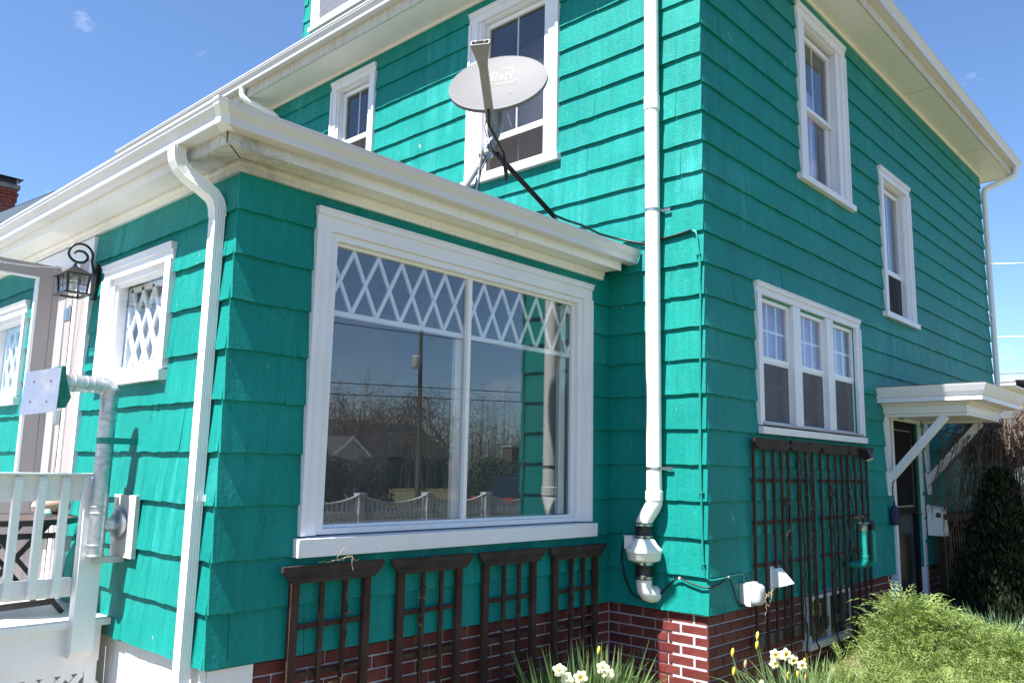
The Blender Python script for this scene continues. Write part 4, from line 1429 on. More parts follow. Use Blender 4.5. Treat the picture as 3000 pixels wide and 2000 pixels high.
PIPET = mat_plain("teal_painted_pipe", (0.005, 0.26, 0.215), 0.35, var=0.12, scale=5)
PIPETOP = mat_plain("bare_metal_cap", (0.42, 0.40, 0.36), 0.5, var=0.3, scale=40, metal=0.3)
for x, lab in ((2.475, "teal vent pipe with a crumpled pale cap, left of the pair by the trellis"), (2.70, "teal vent pipe with a dark cap, right of the pair by the trellis")):
    pp = thing("intake_pipe", (x, -0.20, 0.19), lab, "vent pipe", "teal vent pipes beside the side door")
    part("pipe", MB().tube([(x, -0.20, 0.50), (x, -0.20, 0.255)], 0.024, 18), PIPET, pp)
    part("elbow", MB().lathe([(0.026, 0.285), (0.031, 0.287), (0.031, 0.262), (0.027, 0.258)], (x, -0.20, 0), n=18)
         .tube([(x, -0.20, 0.27), (x, -0.20, 0.235), (x, -0.188, 0.205), (x, -0.160, 0.192), (x, -0.02, 0.192)], [0.027, 0.028, 0.028, 0.027, 0.026], 18), PIPET, pp)
    if x < 2.6:
        cap = MB().lathe([(0.025, 0.50), (0.027, 0.505), (0.027, 0.55)], (x, -0.20, 0), n=14)
        for k in range(9):
            a = k * 0.7
            cap.beam((x + 0.02 * math.cos(a), -0.20 + 0.02 * math.sin(a), 0.54 + 0.004 * k), (x + 0.045 * math.cos(a + 0.9), -0.20 + 0.045 * math.sin(a + 0.9), 0.565 + 0.004 * (k % 4)), 0.018, 0.006)
        part("torn_cap", cap, PIPETOP, pp)
    else:
        part("cap", MB().tube([(x, -0.20, 0.50), (x, -0.20, 0.54), (x, -0.19, 0.56), (x, -0.165, 0.572)], [0.025, 0.027, 0.028, 0.026], 14), RUBBER, pp)

ml = thing("motion_light", (2.86, -0.09, 1.13), "small black solar light with a pale lit face fixed on the trellis cap", "light")
part("housing", MB().prism([(2.80, -0.083, 1.255), (2.80, -0.15, 1.245), (2.80, -0.175, 1.165), (2.80, -0.12, 1.145), (2.80, -0.083, 1.175)], (0.085, 0, 0)), BLACK, ml)
part("lamp_panel", MB().beam((2.842, -0.178, 1.162), (2.842, -0.130, 1.141), 0.07, 0.006, (0, 0.3, -1)), mat_plain("pale_yellow_lens", (0.72, 0.68, 0.45), 0.4), ml)

# blue pouch on a cord from the canopy strut
bp_ = thing("hanging_pouch", (3.745, -0.055, 0.50), "dark blue padded pouch hanging by a cord from the canopy strut beside the door", "pouch")
mb = MB()
P = []
for k, (z, w, d) in enumerate(((0.50, 0.06, 0.030), (0.505, 0.064, 0.034), (0.60, 0.066, 0.038), (0.655, 0.062, 0.034), (0.69, 0.036, 0.022), (0.705, 0.022, 0.014))):
    for a in range(16):
        t = 2 * math.pi * a / 16
        P.append((3.745 + w * math.copysign(abs(math.cos(t)) ** 0.6, math.cos(t)), -0.062 + d * math.copysign(abs(math.sin(t)) ** 0.6, math.sin(t)), z))
mb.add(P, [(k * 16 + j, k * 16 + (j + 1) % 16, (k + 1) * 16 + (j + 1) % 16, (k + 1) * 16 + j) for k in range(5) for j in range(16)] + [tuple(range(16)), tuple(80 + j for j in range(16))], True)
part("pouch", mb, BLUEBAG, bp_)
part("loop", MB().tube([(3.745 + 0.018 * math.cos(t), -0.062, 0.722 + 0.026 * math.sin(t)) for t in np.linspace(-0.6, math.pi + 0.6, 12)], 0.006, 6), BLUEBAG, bp_)
part("cord", MB().tube([(3.745, -0.062, 0.745), (3.742, -0.05, 0.85), (3.745, -0.06, 0.93), (3.76, -0.075, 0.96)], 0.006, 6), BLACKC, bp_)

# mailbox
mbx = thing("mailbox", (4.99, 0.0, 0.33), "white wall mailbox with a round medallion right of the side door", "mailbox")
part("body", MB().prism([(4.93, -0.03, 0.345), (4.93, -0.205, 0.345), (4.93, -0.180, 0.64), (4.93, -0.03, 0.665)], (0.17, 0, 0)), VINYL, mbx)
part("lid", MB().prism([(4.92, -0.03, 0.668), (4.92, -0.195, 0.645), (4.92, -0.197, 0.632), (4.92, -0.205, 0.652), (4.92, -0.03, 0.685)], (0.19, 0, 0)), VINYL, mbx)
MEDAL = mat_plain("dull_brass_medallion", (0.13, 0.10, 0.07), 0.4, metal=0.6, var=0.4, scale=60, bump=0.6)
part("medallion", MB().lathe([(0.0, 0.012), (0.014, 0.011), (0.022, 0.007), (0.027, 0.009), (0.030, 0.004), (0.030, 0.0)], (4.9295, -0.150, 0.575), (-1, 0, 0), 24), MEDAL, mbx)
part("mount", MB().box(4.96, 5.06, -0.03, -0.018, 0.36, 0.66), VINYL, mbx)

# ------------------------------------------------------------------ downspouts
ds = thing("downspout", (DX - 0.055, 0.99, GZ), "white ribbed downspout down the near corner of the sunroom", "downspout")


def ribbed(w, h, n=4, r=0.004):
    pts = []
    for i in range(n * 2 + 1):
        pts.append((-w / 2 + w * i / (n * 2), -h / 2 + (r if i % 2 else 0)))
    for i in range(1, n * 2 + 1):
        pts.append((w / 2 - (r if i % 2 else 0) * (i < n * 2), -h / 2 + h * i / (n * 2)))
    for i in range(1, n * 2 + 1):
        pts.append((w / 2 - w * i / (n * 2), h / 2 - (r if i % 2 else 0)))
    for i in range(1, n * 2):
        pts.append((-w / 2 + (r if i % 2 else 0), h / 2 - h * i / (n * 2)))
    return pts


prof = ribbed(0.072, 0.055)
XW, YW = DX - 0.050, 0.990
part("tube", MB().sweep([(XW, YW, 2.33), (XW, YW, 1.2), (XW - 0.004, YW, GZ + 0.02)], prof, (0, 1, 0)), VINYL, ds)


def bendpath(p, q, r, n=5):
    return [p, q]


el_path = [(DX - 0.262, 1.06, 2.622), (DX - 0.262, 1.06, 2.585), (DX - 0.257, 1.06, 2.55), (DX - 0.240, 1.056, 2.515), (DX - 0.210, 1.048, 2.482), (DX - 0.13, 1.017, 2.425), (DX - 0.085, 0.999, 2.39), (DX - 0.062, 0.992, 2.355), (DX - 0.052, 0.990, 2.315), (DX - 0.050, 0.990, 2.28)]
prof_big = [(a * 1.06, b * 1.08) for a, b in ribbed(0.074, 0.058, 4, 0.003)]
part("elbow", MB().sweep(el_path, prof_big, (0, 1, 0)), VINYL, ds)
cr_ = MB()
for t in np.linspace(0.12, 0.9, 9):
    i = int(t * (len(el_path) - 1))
    f = t * (len(el_path) - 1) - i
    p = Vector(el_path[i]).lerp(Vector(el_path[i + 1]), f)
    tg = (Vector(el_path[i + 1]) - Vector(el_path[i])).normalized()
    sdv = Vector((0, 1, 0)) - tg * tg.y
    sdv.normalize()
    uu = sdv.cross(tg)
    cr_.beam(p - sdv * 0.037 - uu * 0.031, p + sdv * 0.037 - uu * 0.031, 0.006, 0.005, uu)
part("crimp", cr_, VINYL, ds)
part("strap", MB().box(DX - 0.060, DX - 0.018, YW - 0.044, YW - 0.0405, 0.80, 0.83).box(DX - 0.024, DX - 0.020, YW - 0.058, YW - 0.045, 0.80, 0.83), VINYL, ds)

d2_ = thing("downspout", (8.565, -0.05, GZ), "white downspout at the far right end of the shaded wall", "downspout")
part("tube", MB().tube([(8.565, -0.055, 5.36), (8.565, -0.055, GZ + 0.02)], 0.04, 12), VINYL, d2_)
part("elbow", MB().tube([(8.88, -0.44, 5.78), (8.88, -0.44, 5.70), (8.87, -0.43, 5.66), (8.84, -0.39, 5.63), (8.64, -0.13, 5.475), (8.585, -0.07, 5.43), (8.567, -0.057, 5.38), (8.565, -0.055, 5.33)], 0.043, 12), VINYL, d2_)
for z in (3.43, 1.72):
    part("strap", MB().box(8.46, 8.63, -0.075, -0.02, z - 0.02, z + 0.02), VINYL, d2_)
d3_ = thing("downspout", (-0.10, 6.10, 3.45), "short white elbow downspout under the main eave above the sunroom corner", "downspout")
part("elbow", MB().tube([(-0.44, 6.36, 5.78), (-0.44, 6.36, 5.70), (-0.43, 6.355, 5.66), (-0.40, 6.33, 5.62), (-0.13, 6.13, 5.47), (-0.08, 6.10, 5.43), (-0.065, 6.09, 5.36)], 0.04, 12), VINYL, d3_)
part("tube", MB().tube([(-0.065, 6.09, 5.37), (-0.065, 6.09, 3.48)], 0.038, 12), VINYL, d3_)

DK = -3.322      # where the shingle faces stand
# ------------------------------------------------------------------ stove vent on the sunroom's door wall
sv = thing("stove_vent", (DK - 0.14, 1.86, 0.46), "shiny galvanised stove pipe standing off the sunroom wall with a square deflector", "stove pipe")
VX, VY, VR = DK - 0.137, 1.855, 0.046
seg = MB()
prof = []
z = 0.465
rings = (0.525, 0.70, 0.735, 0.965, 1.005, 1.05, 1.22, 1.26, 1.33)
zz = [0.462]
prof = [(VR + 0.004, 0.462), (VR + 0.004, 0.472), (VR, 0.476)]
for q in rings:
    prof += [(VR, q - 0.006), (VR + 0.0035, q - 0.003), (VR + 0.0035, q + 0.003), (VR - 0.0005, q + 0.006)]
prof += [(VR, 1.352)]
part("stack", MB().lathe(prof, (VX, VY, 0), n=26), GALV, sv)
part("elbow", MB().tube([(VX, VY, 1.335), (VX, VY, 1.368), (VX - 0.008, VY, 1.392), (VX - 0.028, VY, 1.408), (VX - 0.06, VY, 1.412)], [VR + 0.003, VR + 0.005, VR + 0.005, VR + 0.004, VR + 0.003], 22), GALV, sv)
prof = [(VR, 0.0)]
for q in (0.05, 0.085, 0.15):
    prof += [(VR, q - 0.006), (VR + 0.003, q - 0.003), (VR + 0.003, q + 0.003), (VR, q + 0.006)]
prof += [(VR, 0.205)]
part("outlet_pipe", MB().lathe(prof, (VX - 0.05, VY, 1.412), (-1, 0, 0.0), 26), GALV, sv)
# wooden cheek pieces and the reflective sheet that stand in front of the outlet
part("wood_bracket", MB().prism([(-3.744, 1.803, 1.27), (-3.742, 1.803, 1.497), (-3.722, 1.803, 1.497), (-3.716, 1.803, 1.44), (-3.682, 1.803, 1.33), (-3.69, 1.803, 1.31), (-3.706, 1.803, 1.27)], (-0.004, 0.12, 0)), mat_wood("flaking_teal_wood", (0.006, 0.12, 0.10), (0.015, 0.22, 0.18), 0.8), sv)
SHEET = NT("mirror_sheet", (0.5, 0.5, 0.55), rough=0.35, metal=0.4)
SHEET.base(SHEET.mix(SHEET.ramp(SHEET.noise(9, 5, 0.65), [(0.5, 0), (0.75, 1)]), (0.25, 0.28, 0.38), (0.40, 0.37, 0.36)))
SHEET.rough(SHEET.ramp(SHEET.noise(14, 5, 0.65), [(0.4, 0.25), (0.65, 0.6)]))
ps = MB()
c0_ = Vector((VX - 0.305, VY - 0.02, 1.365))
P = [Vector(p) for p in ((-3.747, 1.80, 1.490), (-3.853, 2.02, 1.466), (-3.860, 2.03, 1.226), (-3.752, 1.80, 1.248))]
ps.add(P + [p + Vector((0.003, 0.001, 0)) for p in P], [(0, 1, 2, 3), (7, 6, 5, 4)] + [(i, (i + 1) % 4, 4 + (i + 1) % 4, 4 + i) for i in range(4)])
part("deflector_sheet", ps, SHEET.m, sv)
RUST = mat_plain("rusty_screw", (0.16, 0.06, 0.035), 0.7, var=0.4, scale=60)
for a, b in ((0.25, 0.28), (0.72, 0.25), (0.30, 0.74), (0.76, 0.70)):
    q = (P[0].lerp(P[1], a)).lerp(P[3].lerp(P[2], a), b)
    part("screw", MB().lathe([(0.0055, -0.001), (0.0055, 0.002), (0.0, 0.004)], q, (P[1] - P[0]).cross(P[3] - P[0]), 8).lathe([(0.0055, -0.001), (0.0055, 0.002), (0.0, 0.004)], q, (P[3] - P[0]).cross(P[1] - P[0]), 8), RUST, sv)
part("wall_plate", MB().box(DX - 0.045, DX - 0.02, 1.69, 1.985, 0.455, 0.80), GREYPL, sv)
part("collar", MB().lathe([(0.045, 0.0), (0.084, 0.002), (0.088, 0.010), (0.088, 0.028), (0.080, 0.034), (0.046, 0.036)], (DX - 0.046, 1.86, 0.635), (-1, 0, 0), 26), GALV, sv)
part("tee", MB().tube([(DX - 0.05, 1.86, 0.635), (VX + 0.02, 1.857, 0.635)], 0.040, 18), GALV, sv)
part("strap", MB().lathe([(VR + 0.001, 1.085), (VR + 0.003, 1.0855), (VR + 0.003, 1.1195), (VR + 0.001, 1.12)], (VX, VY, 0), n=24).box(VX, DX - 0.012, VY - 0.0525, VY - 0.0495, 1.085, 1.12).box(VX - 0.01, VX + 0.0, VY + 0.045, VY + 0.075, 1.085, 1.12), TEALP, sv)
part("lower_bracket", MB().box(VX + 0.0, DX - 0.015, VY - 0.01, VY + 0.03, 0.425, 0.46), GREYPL, sv)

# ------------------------------------------------------------------ lantern
LX, LY = DK - 0.135, 2.625
lt = thing("wall_lantern", (DX - 0.02, 2.645, 2.04), "black wall lantern on a scroll arm beside the sunroom door", "lantern")
part("back_plate", MB().prism([(DX - 0.022, 2.645 + 0.040 * math.cos(t), 2.16 + 0.12 * max(-1, min(1, 1.25 * math.sin(t)))) for t in np.linspace(0, 2 * math.pi, 25)[:-1]], (-0.022, 0, 0)), BLACK, lt)
sp = []
for t in np.linspace(0, 1, 15):
    a = math.radians(-20 + 205 * t)
    sp.append(Vector((DK - 0.10 + 0.075 * math.cos(a), 2.645, 2.325 + 0.075 * math.sin(a))))
for t in np.linspace(0, 1, 16)[1:]:
    a = math.radians(185 + 330 * t)
    r = 0.078 - 0.052 * t
    sp.append(Vector((DK - 0.118 + (0.018) * (1 - t) + r * math.cos(a), 2.640, 2.325 + r * math.sin(a) * 0.8 - 0.006 * t)))
sp = [Vector((DX - 0.04, 2.645, 2.20)), Vector((DK - 0.022, 2.645, 2.27))] + sp
part("scroll_arm", MB().tube(sp, 0.0085, 8), BLACK, lt)
part("finial", MB().lathe([(0.006, 2.235), (0.014, 2.238), (0.014, 2.244), (0.008, 2.248), (0.010, 2.256), (0.0, 2.262)], (LX, LY, 0), n=12), BLACK, lt)
hx, hy = 0.064, 0.083
ro = MB()
P = []
for s_, z in ((1.36, 2.168), (1.36, 2.176), (0.20, 2.236), (0.0, 2.238)):
    for sx, sy in ((-1, -1), (1, -1), (1, 1), (-1, 1)):
        P.append((LX + sx * hx * s_, LY + sy * hy * s_, z))
ro.add(P, [(k * 4 + j, k * 4 + (j + 1) % 4, (k + 1) * 4 + (j + 1) % 4, (k + 1) * 4 + j) for k in range(3) for j in range(4)] + [(3, 2, 1, 0)])
part("lantern_roof", ro, BLACK, lt)
cgm = MB()
for sx, sy in ((-1, -1), (1, -1), (1, 1), (-1, 1)):
    a = Vector((LX + sx * hx * 0.92, LY + sy * hy * 0.92, 2.055))
    b = Vector((LX + sx * hx * 1.05, LY + sy * hy * 1.05, 2.168))
    cgm.beam(a, b, 0.012, 0.012, (1, 0, 0))
cgm.box(LX - hx * 1.3, LX + hx * 1.3, LY - hy * 1.3, LY - hy * 0.9, 2.044, 2.055).box(LX - hx * 1.3, LX + hx * 1.3, LY + hy * 0.9, LY + hy * 1.3, 2.044, 2.055)
cgm.box(LX - hx * 1.3, LX - hx * 0.9, LY - hy * 0.9, LY + hy * 0.9, 2.044, 2.055).box(LX + hx * 0.9, LX + hx * 1.3, LY - hy * 0.9, LY + hy * 0.9, 2.044, 2.055)
part("cage", cgm, BLACK, lt)
bars = MB()
for s_ in (-1, 1):
    bars.box(LX - 0.002, LX + 0.002, LY + s_ * hy - 0.002, LY + s_ * hy + 0.002, 2.056, 2.167)
    bars.box(LX + s_ * hx - 0.002, LX + s_ * hx + 0.002, LY - 0.002, LY + 0.002, 2.056, 2.167)
    bars.box(LX - hx, LX + hx, LY + s_ * hy - 0.002, LY + s_ * hy + 0.002, 2.109, 2.113)
    bars.box(LX + s_ * hx - 0.002, LX + s_ * hx + 0.002, LY - hy, LY + hy, 2.109, 2.113)
part("glazing_bar", bars, BLACK, lt)
for s_ in (-1, 1):
    part("glass_pane", MB().box(LX - hx * 0.9, LX + hx * 0.9, LY + s_ * (hy - 0.006), LY + s_ * (hy - 0.004), 2.056, 2.166), CLEAR, lt)
    part("glass_pane", MB().box(LX + s_ * (hx - 0.006), LX + s_ * (hx - 0.004), LY - hy * 0.9, LY + hy * 0.9, 2.056, 2.166), CLEAR, lt)
bl = MB()
hel = [Vector((LX + 0.017 * math.cos(t), LY + 0.017 * math.sin(t), 2.085 + 0.0017 * t * 2)) for t in np.linspace(0, 20, 70)]
bl.tube(hel, 0.0055, 6).lathe([(0.018, 2.055), (0.020, 2.06), (0.018, 2.083), (0.0, 2.085)], (LX, LY, 0), n=14)
part("spiral_bulb", bl, mat_plain("bulb_glass", (0.85, 0.82, 0.72), 0.3), lt)

# ------------------------------------------------------------------ trellises
def trellis(x0, y, ztop, L, label, group, kinds, sag=0.0):
    """cap board, uprights and rungs; local x along the wall, front face at -y"""
    o = thing("trellis", (x0, y, ztop - L), label, "trellis", group)
    w = 0.655
    z = ztop
    c = MB()
    c.prism([(x0, y - 0.022, z), (x0, y - 0.022, z - 0.028), (x0 + 0.065, y - 0.022, z - 0.088), (x0 + w - 0.065, y - 0.022, z - 0.088), (x0 + w, y - 0.022, z - 0.028), (x0 + w, y - 0.022, z)], (0, 0.024, 0))
    part("cap_board", c, BROWNC, o)
    for k, (u, ww) in enumerate(kinds):
        part("upright", MB().box(x0 + u, x0 + u + ww, y + 0.003, y + 0.003 + (0.030 if ww > 0.04 else 0.016), z - L + rng.uniform(-0.02, 0.02), z - 0.05), BROWN, o)
    u0, u1 = kinds[0][0] + kinds[0][1], kinds[-1][0]
    for zr in (-0.315, -0.560, -0.86, -1.18) if L < 1.3 else (-0.33, -0.655, -0.975):
        if -zr < L - 0.05:
            part("rung", MB().box(x0 + u0, x0 + u1, y + 0.0205, y + 0.032, z + zr - 0.014, z + zr + 0.014), BROWN, o)
    if L > 1.3:
        part("bottom_board", MB().box(x0 + kinds[0][0], x0 + kinds[-1][0] + 0.03, y + 0.034, y + 0.046, z - 1.575, z - 1.50), GREYWOOD, o)
    return o


GREYWOOD = mat_wood("greyed_board", (0.07, 0.058, 0.05), (0.15, 0.125, 0.11), 0.8, axis='x')
GT = "brown wooden trellises along the house walls"
kin = [(0.070, 0.048), (0.248, 0.028), (0.398, 0.028), (0.540, 0.046)]
tl = ["brown trellis under the picture window, nearest the sunroom corner, its end grain lit", "brown trellis under the picture window, second from the sunroom corner",
      "brown trellis under the picture window, third from the sunroom corner", "brown trellis under the picture window, next to the vent pipe"]
for i, x in enumerate((-2.938, -2.222, -1.512, -0.808)):
    trellis(x, CY - 0.060, (0.468, 0.462, 0.458, 0.452)[i], 1.1, tl[i], GT, kin)
tl = ["tall brown trellis nearest the house corner on the shaded wall", "tall brown trellis on the shaded wall, second from the house corner", "tall brown trellis on the shaded wall, third from the house corner", "tall brown trellis on the shaded wall with the black solar light on its cap"]
kin2 = [(0.022, 0.030), (0.205, 0.028), (0.370, 0.028), (0.515, 0.030)]
for i, x in enumerate((0.620, 1.243, 1.90, 2.53)):
    trellis(x, -0.052, 1.273, 1.60, tl[i], GT, kin2)

# dried vines twisted through them
VINE = mat_plain("dried_vine", (0.30, 0.215, 0.13), 0.85, var=0.4, scale=30, bump=0.3)
VINEM = mat_plain("brown_withered_leaf", (0.12, 0.08, 0.05), 0.9, var=0.5, scale=40, bump=0.3)
VINED = mat_plain("dark_dried_vine", (0.045, 0.030, 0.022), 0.9, var=0.4, scale=30, bump=0.3)


def vine(pts, r, leaves, label, dark=True, seed=0):
    R = np.random.default_rng(seed)
    mb = MB()
    P = []
    for i in range(len(pts) - 1):
        a, b = Vector(pts[i]), Vector(pts[i + 1])
        for t in np.linspace(0, 1, 9)[:-1]:
            p = a.lerp(b, t)
            P.append(p + Vector((R.normal() * 0.010, R.normal() * 0.006 - 0.004, R.normal() * 0.008)))
    P.append(Vector(pts[-1]))
    mb.tube(P, r, 5)
    v = single("dried_vine", mb, VINED if dark else VINE, label, "vine", "dried vines on the trellises")
    lf = MB()
    for k in range(leaves):
        p = P[R.integers(2, len(P))]
        q = p + Vector((R.normal() * 0.016, -abs(R.normal()) * 0.010, R.normal() * 0.016))
        m_ = p.lerp(q, 0.5) + Vector((R.normal() * 0.006, R.normal() * 0.006, 0.007))
        m2 = p.lerp(q, 0.5) + Vector((R.normal() * 0.006, R.normal() * 0.006, -0.005))
        lf.add([p, m_, q, m2], [(0, 1, 2, 3)])
    for k in range(max(2, leaves // 5)):
        p = P[R.integers(2, len(P))]
        d = Vector((R.normal() * 0.05, -0.02, R.normal() * 0.05))
        lf.tube([p, p + d * 0.5 + Vector((0.01, -0.01, 0.02)), p + d, p + d * 1.3 + Vector((0, 0, -0.02))], 0.0022, 4)
    part("withered_leaf", lf, VINEM if dark else VINE, v, recalc=False, kind="stuff")


vl = ["pale dried vine lying along the cap of the trellis nearest the sunroom corner", "dark dried vine climbing the trellis nearest the sunroom corner", "dark dried vine climbing the second trellis under the picture window",
      "dried vine climbing the third trellis under the picture window", "tangled dried vine on the trellis beside the vent pipe"]
vine([(-2.72, CY - 0.07, 0.475), (-2.62, CY - 0.07, 0.482), (-2.55, CY - 0.08, 0.50), (-2.46, CY - 0.075, 0.478)], 0.003, 4, vl[0], False, 1)
vine([(-2.53, CY - 0.075, -0.5), (-2.535, CY - 0.07, -0.1), (-2.53, CY - 0.075, 0.12), (-2.53, CY - 0.07, 0.36)], 0.005, 20, vl[1], True, 2)
vine([(-1.98, CY - 0.075, -0.5), (-1.985, CY - 0.07, 0.0), (-1.98, CY - 0.075, 0.2), (-1.97, CY - 0.07, 0.35)], 0.005, 18, vl[2], True, 3)
vine([(-1.26, CY - 0.075, -0.4), (-1.27, CY - 0.07, 0.05), (-1.255, CY - 0.075, 0.33)], 0.003, 8, vl[3], True, 4)
vine([(-0.55, CY - 0.075, -0.4), (-0.555, CY - 0.075, 0.0), (-0.55, CY - 0.07, 0.2), (-0.545, CY - 0.075, 0.37)], 0.007, 26, vl[4], True, 5)
vb = [("dark dried vine up the first slats of the tall trellis nearest the house corner", 1.16), ("thick dark dried vine up the second tall trellis on the shaded wall", 1.46), ("thick dark dried vine up the middle of the second tall trellis", 1.655),
      ("dark dried vine up the third tall trellis on the shaded wall", 2.11), ("dark dried vine up the right slat of the third tall trellis", 2.44), ("dark dried vine up the left side of the last tall trellis", 2.56)]
for i, (lab, x) in enumerate(vb):
    vine([(x + 0.01, -0.07, -0.45), (x, -0.065, 0.1), (x + 0.008, -0.07, 0.45), (x - 0.004, -0.065, 0.8), (x, -0.065, (0.75, 1.15, 1.15, 0.9, 1.05, 1.2)[i])], (0.007, 0.007, 0.009, 0.008, 0.006, 0.006)[i], (26, 22, 30, 26, 20, 16)[i], lab, True, 11 + i)
vine([(0.66, -0.07, -0.3), (0.70, -0.085, -0.05), (0.72, -0.08, 0.10), (0.80, -0.085, 0.05), (0.86, -0.08, 0.16)], 0.003, 10, "pale dried vine curling over the slats beside the grey outlet box", False, 21)
vine([(2.55, -0.085, 0.62), (2.62, -0.09, 0.60), (2.70, -0.09, 0.625), (2.76, -0.085, 0.60)], 0.0035, 12, "pale dried vine on the middle rung of the last tall trellis", False, 22)

# ------------------------------------------------------------------ deck with its railing, table on it
YD = 1.93
deck = thing("deck", (DK - 0.3, YD + 0.5, GZ), "white painted wooden deck with slatted railing outside the sunroom door", "deck")
yb = YD + 0.005
while yb < 4.6:
    part("deck_board", MB().box(DK - 2.4, DK + 0.018 - (0.0 if yb > YD + 0.1 else 0.0), yb, yb + 0.135, 0.074 + rng.uniform(-0.001, 0.001), 0.111), DECKW, deck)
    yb += 0.140
part("fascia_board", MB().box(DK - 2.4, DK - 0.02, YD + 0.035, YD + 0.065, -0.12, 0.073), DECKW, deck)
part("fascia_board", MB().box(DK - 2.4, DK - 0.085, YD + 0.045, YD + 0.07, -0.178, -0.122), DECKW, deck)
part("skirt_post", MB().box(DK - 0.084, DK - 0.022, YD + 0.045, YD + 0.085, GZ, -0.123), DECKW, deck)
post_x0 = DK - 0.20
part("railing_post", MB().prism([(post_x0, 1.895, -0.055), (post_x0, 1.975, -0.055), (post_x0, 1.975, -0.01)] and [(post_x0, 1.895, -0.050), (post_x0, 1.925, -0.082), (post_x0, 1.967, -0.082), (post_x0, 1.967, 0.905), (post_x0, 1.925, 0.905), (post_x0, 1.895, 0.86)], (0.118, 0, 0)), DECKW, deck)
part("top_rail", MB().box(DK - 2.4, post_x0 - 0.002, 1.968, 2.005, 0.765, 0.905).box(DK - 2.4, DK - 0.08, 1.92, 2.02, 0.9065, 0.918), DECKW, deck)
part("bottom_rail", MB().box(DK - 2.4, post_x0 - 0.002, 1.968, 2.005, 0.243, 0.343), DECKW, deck)
for k in range(12):
    x = DK - 0.310 - 0.1195 * k
    part("baluster", MB().prism([(x, 1.930, 0.272), (x, 1.944, 0.252), (x, 1.967, 0.252), (x, 1.967, 0.898), (x, 1.944, 0.898), (x, 1.930, 0.876)], (0.0385, 0, 0)), DECKW, deck)
for k in range(14):
    x = DK - 0.09 - 0.088 * k
    for s_ in (1, -1):
        part("lattice_strip", MB().beam((x, YD + (0.056 if s_ > 0 else 0.063), -0.178), (x - s_ * 0.40, YD + (0.056 if s_ > 0 else 0.063), -0.60), 0.034, 0.006, (0, 1, 0)), DECKW, deck)
part("shade_backing", MB().box(DK - 2.4, DK - 0.3, YD + 0.6, YD + 0.62, GZ, 0.07), mat_plain("under_deck_shade", (0.03, 0.028, 0.025), 0.9), deck)  # added dark sheet; the shadow under the deck is painted in its colour

tb_ = thing("bistro_table", (DK - 0.43, 2.46, 0.113), "round dark slatted bistro table with folding legs behind the deck railing", "table")
TXC, TYC, TZ, TR = DK - 0.405, 2.48, 0.655, 0.375
part("table_rim", MB().lathe([(TR - 0.028, TZ - 0.032), (TR - 0.004, TZ - 0.034), (TR, TZ - 0.028), (TR, TZ - 0.004), (TR - 0.006, TZ), (TR - 0.028, TZ - 0.001), (TR - 0.028, TZ - 0.032)], (TXC, TYC, 0), n=40), BLACK, tb_)
SLAT = mat_plain("brown_table_slat", (0.085, 0.062, 0.052), 0.5, var=0.2)
for k in range(9):
    yy = -0.31 + k * 0.0775
    hw = math.sqrt(max(0.01, (TR - 0.03) ** 2 - yy * yy))
    part("table_slat", MB().box(TXC - hw, TXC + hw, TYC + yy - 0.033, TYC + yy + 0.033, TZ - 0.016, TZ - 0.004), SLAT, tb_)
for s_ in (-1, 1):
    part("leg", MB().beam((TXC - 0.27, TYC + s_ * 0.2, 0.115), (TXC + 0.16, TYC + s_ * 0.2, TZ - 0.035), 0.026, 0.02, (0, 1, 0)), BLACK, tb_)
    part("leg", MB().beam((TXC + 0.27, TYC + s_ * 0.225, 0.115), (TXC - 0.16, TYC + s_ * 0.225, TZ - 0.035), 0.026, 0.02, (0, 1, 0)), BLACK, tb_)
for p, q in (((TXC - 0.235, TYC - 0.2, 0.165), (TXC - 0.235, TYC + 0.2, 0.165)), ((TXC - 0.25, TYC - 0.215, 0.16), (TXC + 0.22, TYC - 0.235, 0.185)), ((TXC - 0.3, TYC - 0.22, TZ - 0.10), (TXC + 0.2, TYC - 0.22, TZ - 0.10))):
    part("stretcher", MB().beam(p, q, 0.02, 0.032), BLACK, tb_)

POT = NT("peach_glaze", rough=0.3)
POT.base(POT.mix(POT.ramp(POT.noise(9, 2, 0.5), [(0.52, 0), (0.58, 1)]), (0.62, 0.40, 0.30), (0.16, 0.06, 0.035)))
mb = MB().lathe([(0.0, -0.085), (0.04, -0.08), (0.055, -0.04), (0.06, 0.0), (0.055, 0.04), (0.04, 0.075), (0.0, 0.085)], (TXC + 0.27, TYC + 0.06, TZ + 0.061), (1, 0.1, 0), 18)
mb.lathe([(0.0, -0.035), (0.025, -0.025), (0.034, 0.0), (0.025, 0.025), (0.0, 0.034)], (TXC + 0.17, TYC + 0.06, TZ + 0.055), (0, 0, 1), 14)
single("table_ornament", mb, POT.m, "rounded peach and brown ornament on the bistro table, half hidden by the slats", "ornament", origin=(TXC + 0.27, TYC + 0.06, TZ))
single("teal_ball", MB().lathe([(0.0, -0.024), (0.016, -0.02), (0.024, 0.0), (0.016, 0.019), (0.0, 0.024)], (TXC + 0.165, TYC - 0.14, TZ + 0.025), n=16), mat_plain("pale_teal_glaze", (0.34, 0.62, 0.58), 0.3), "small pale teal ball on the bistro table", "ball", origin=(TXC + 0.165, TYC - 0.14, TZ))
jb = thing("junction_box", (DK - 0.03, 2.6, 0.43), "small grey junction box low on the sunroom wall behind the railing", "junction box")
part("box_body", MB().box(DK - 0.085, DK - 0.02, 2.54, 2.64, 0.432, 0.50), GREYPL, jb)
part("box_lid", MB().prism([(DK - 0.09, 2.53, 0.501), (DK - 0.09, 2.65, 0.501), (DK - 0.09, 2.62, 0.522), (DK - 0.09, 2.56, 0.522)], (0.07, 0, 0)), GREYPL, jb)

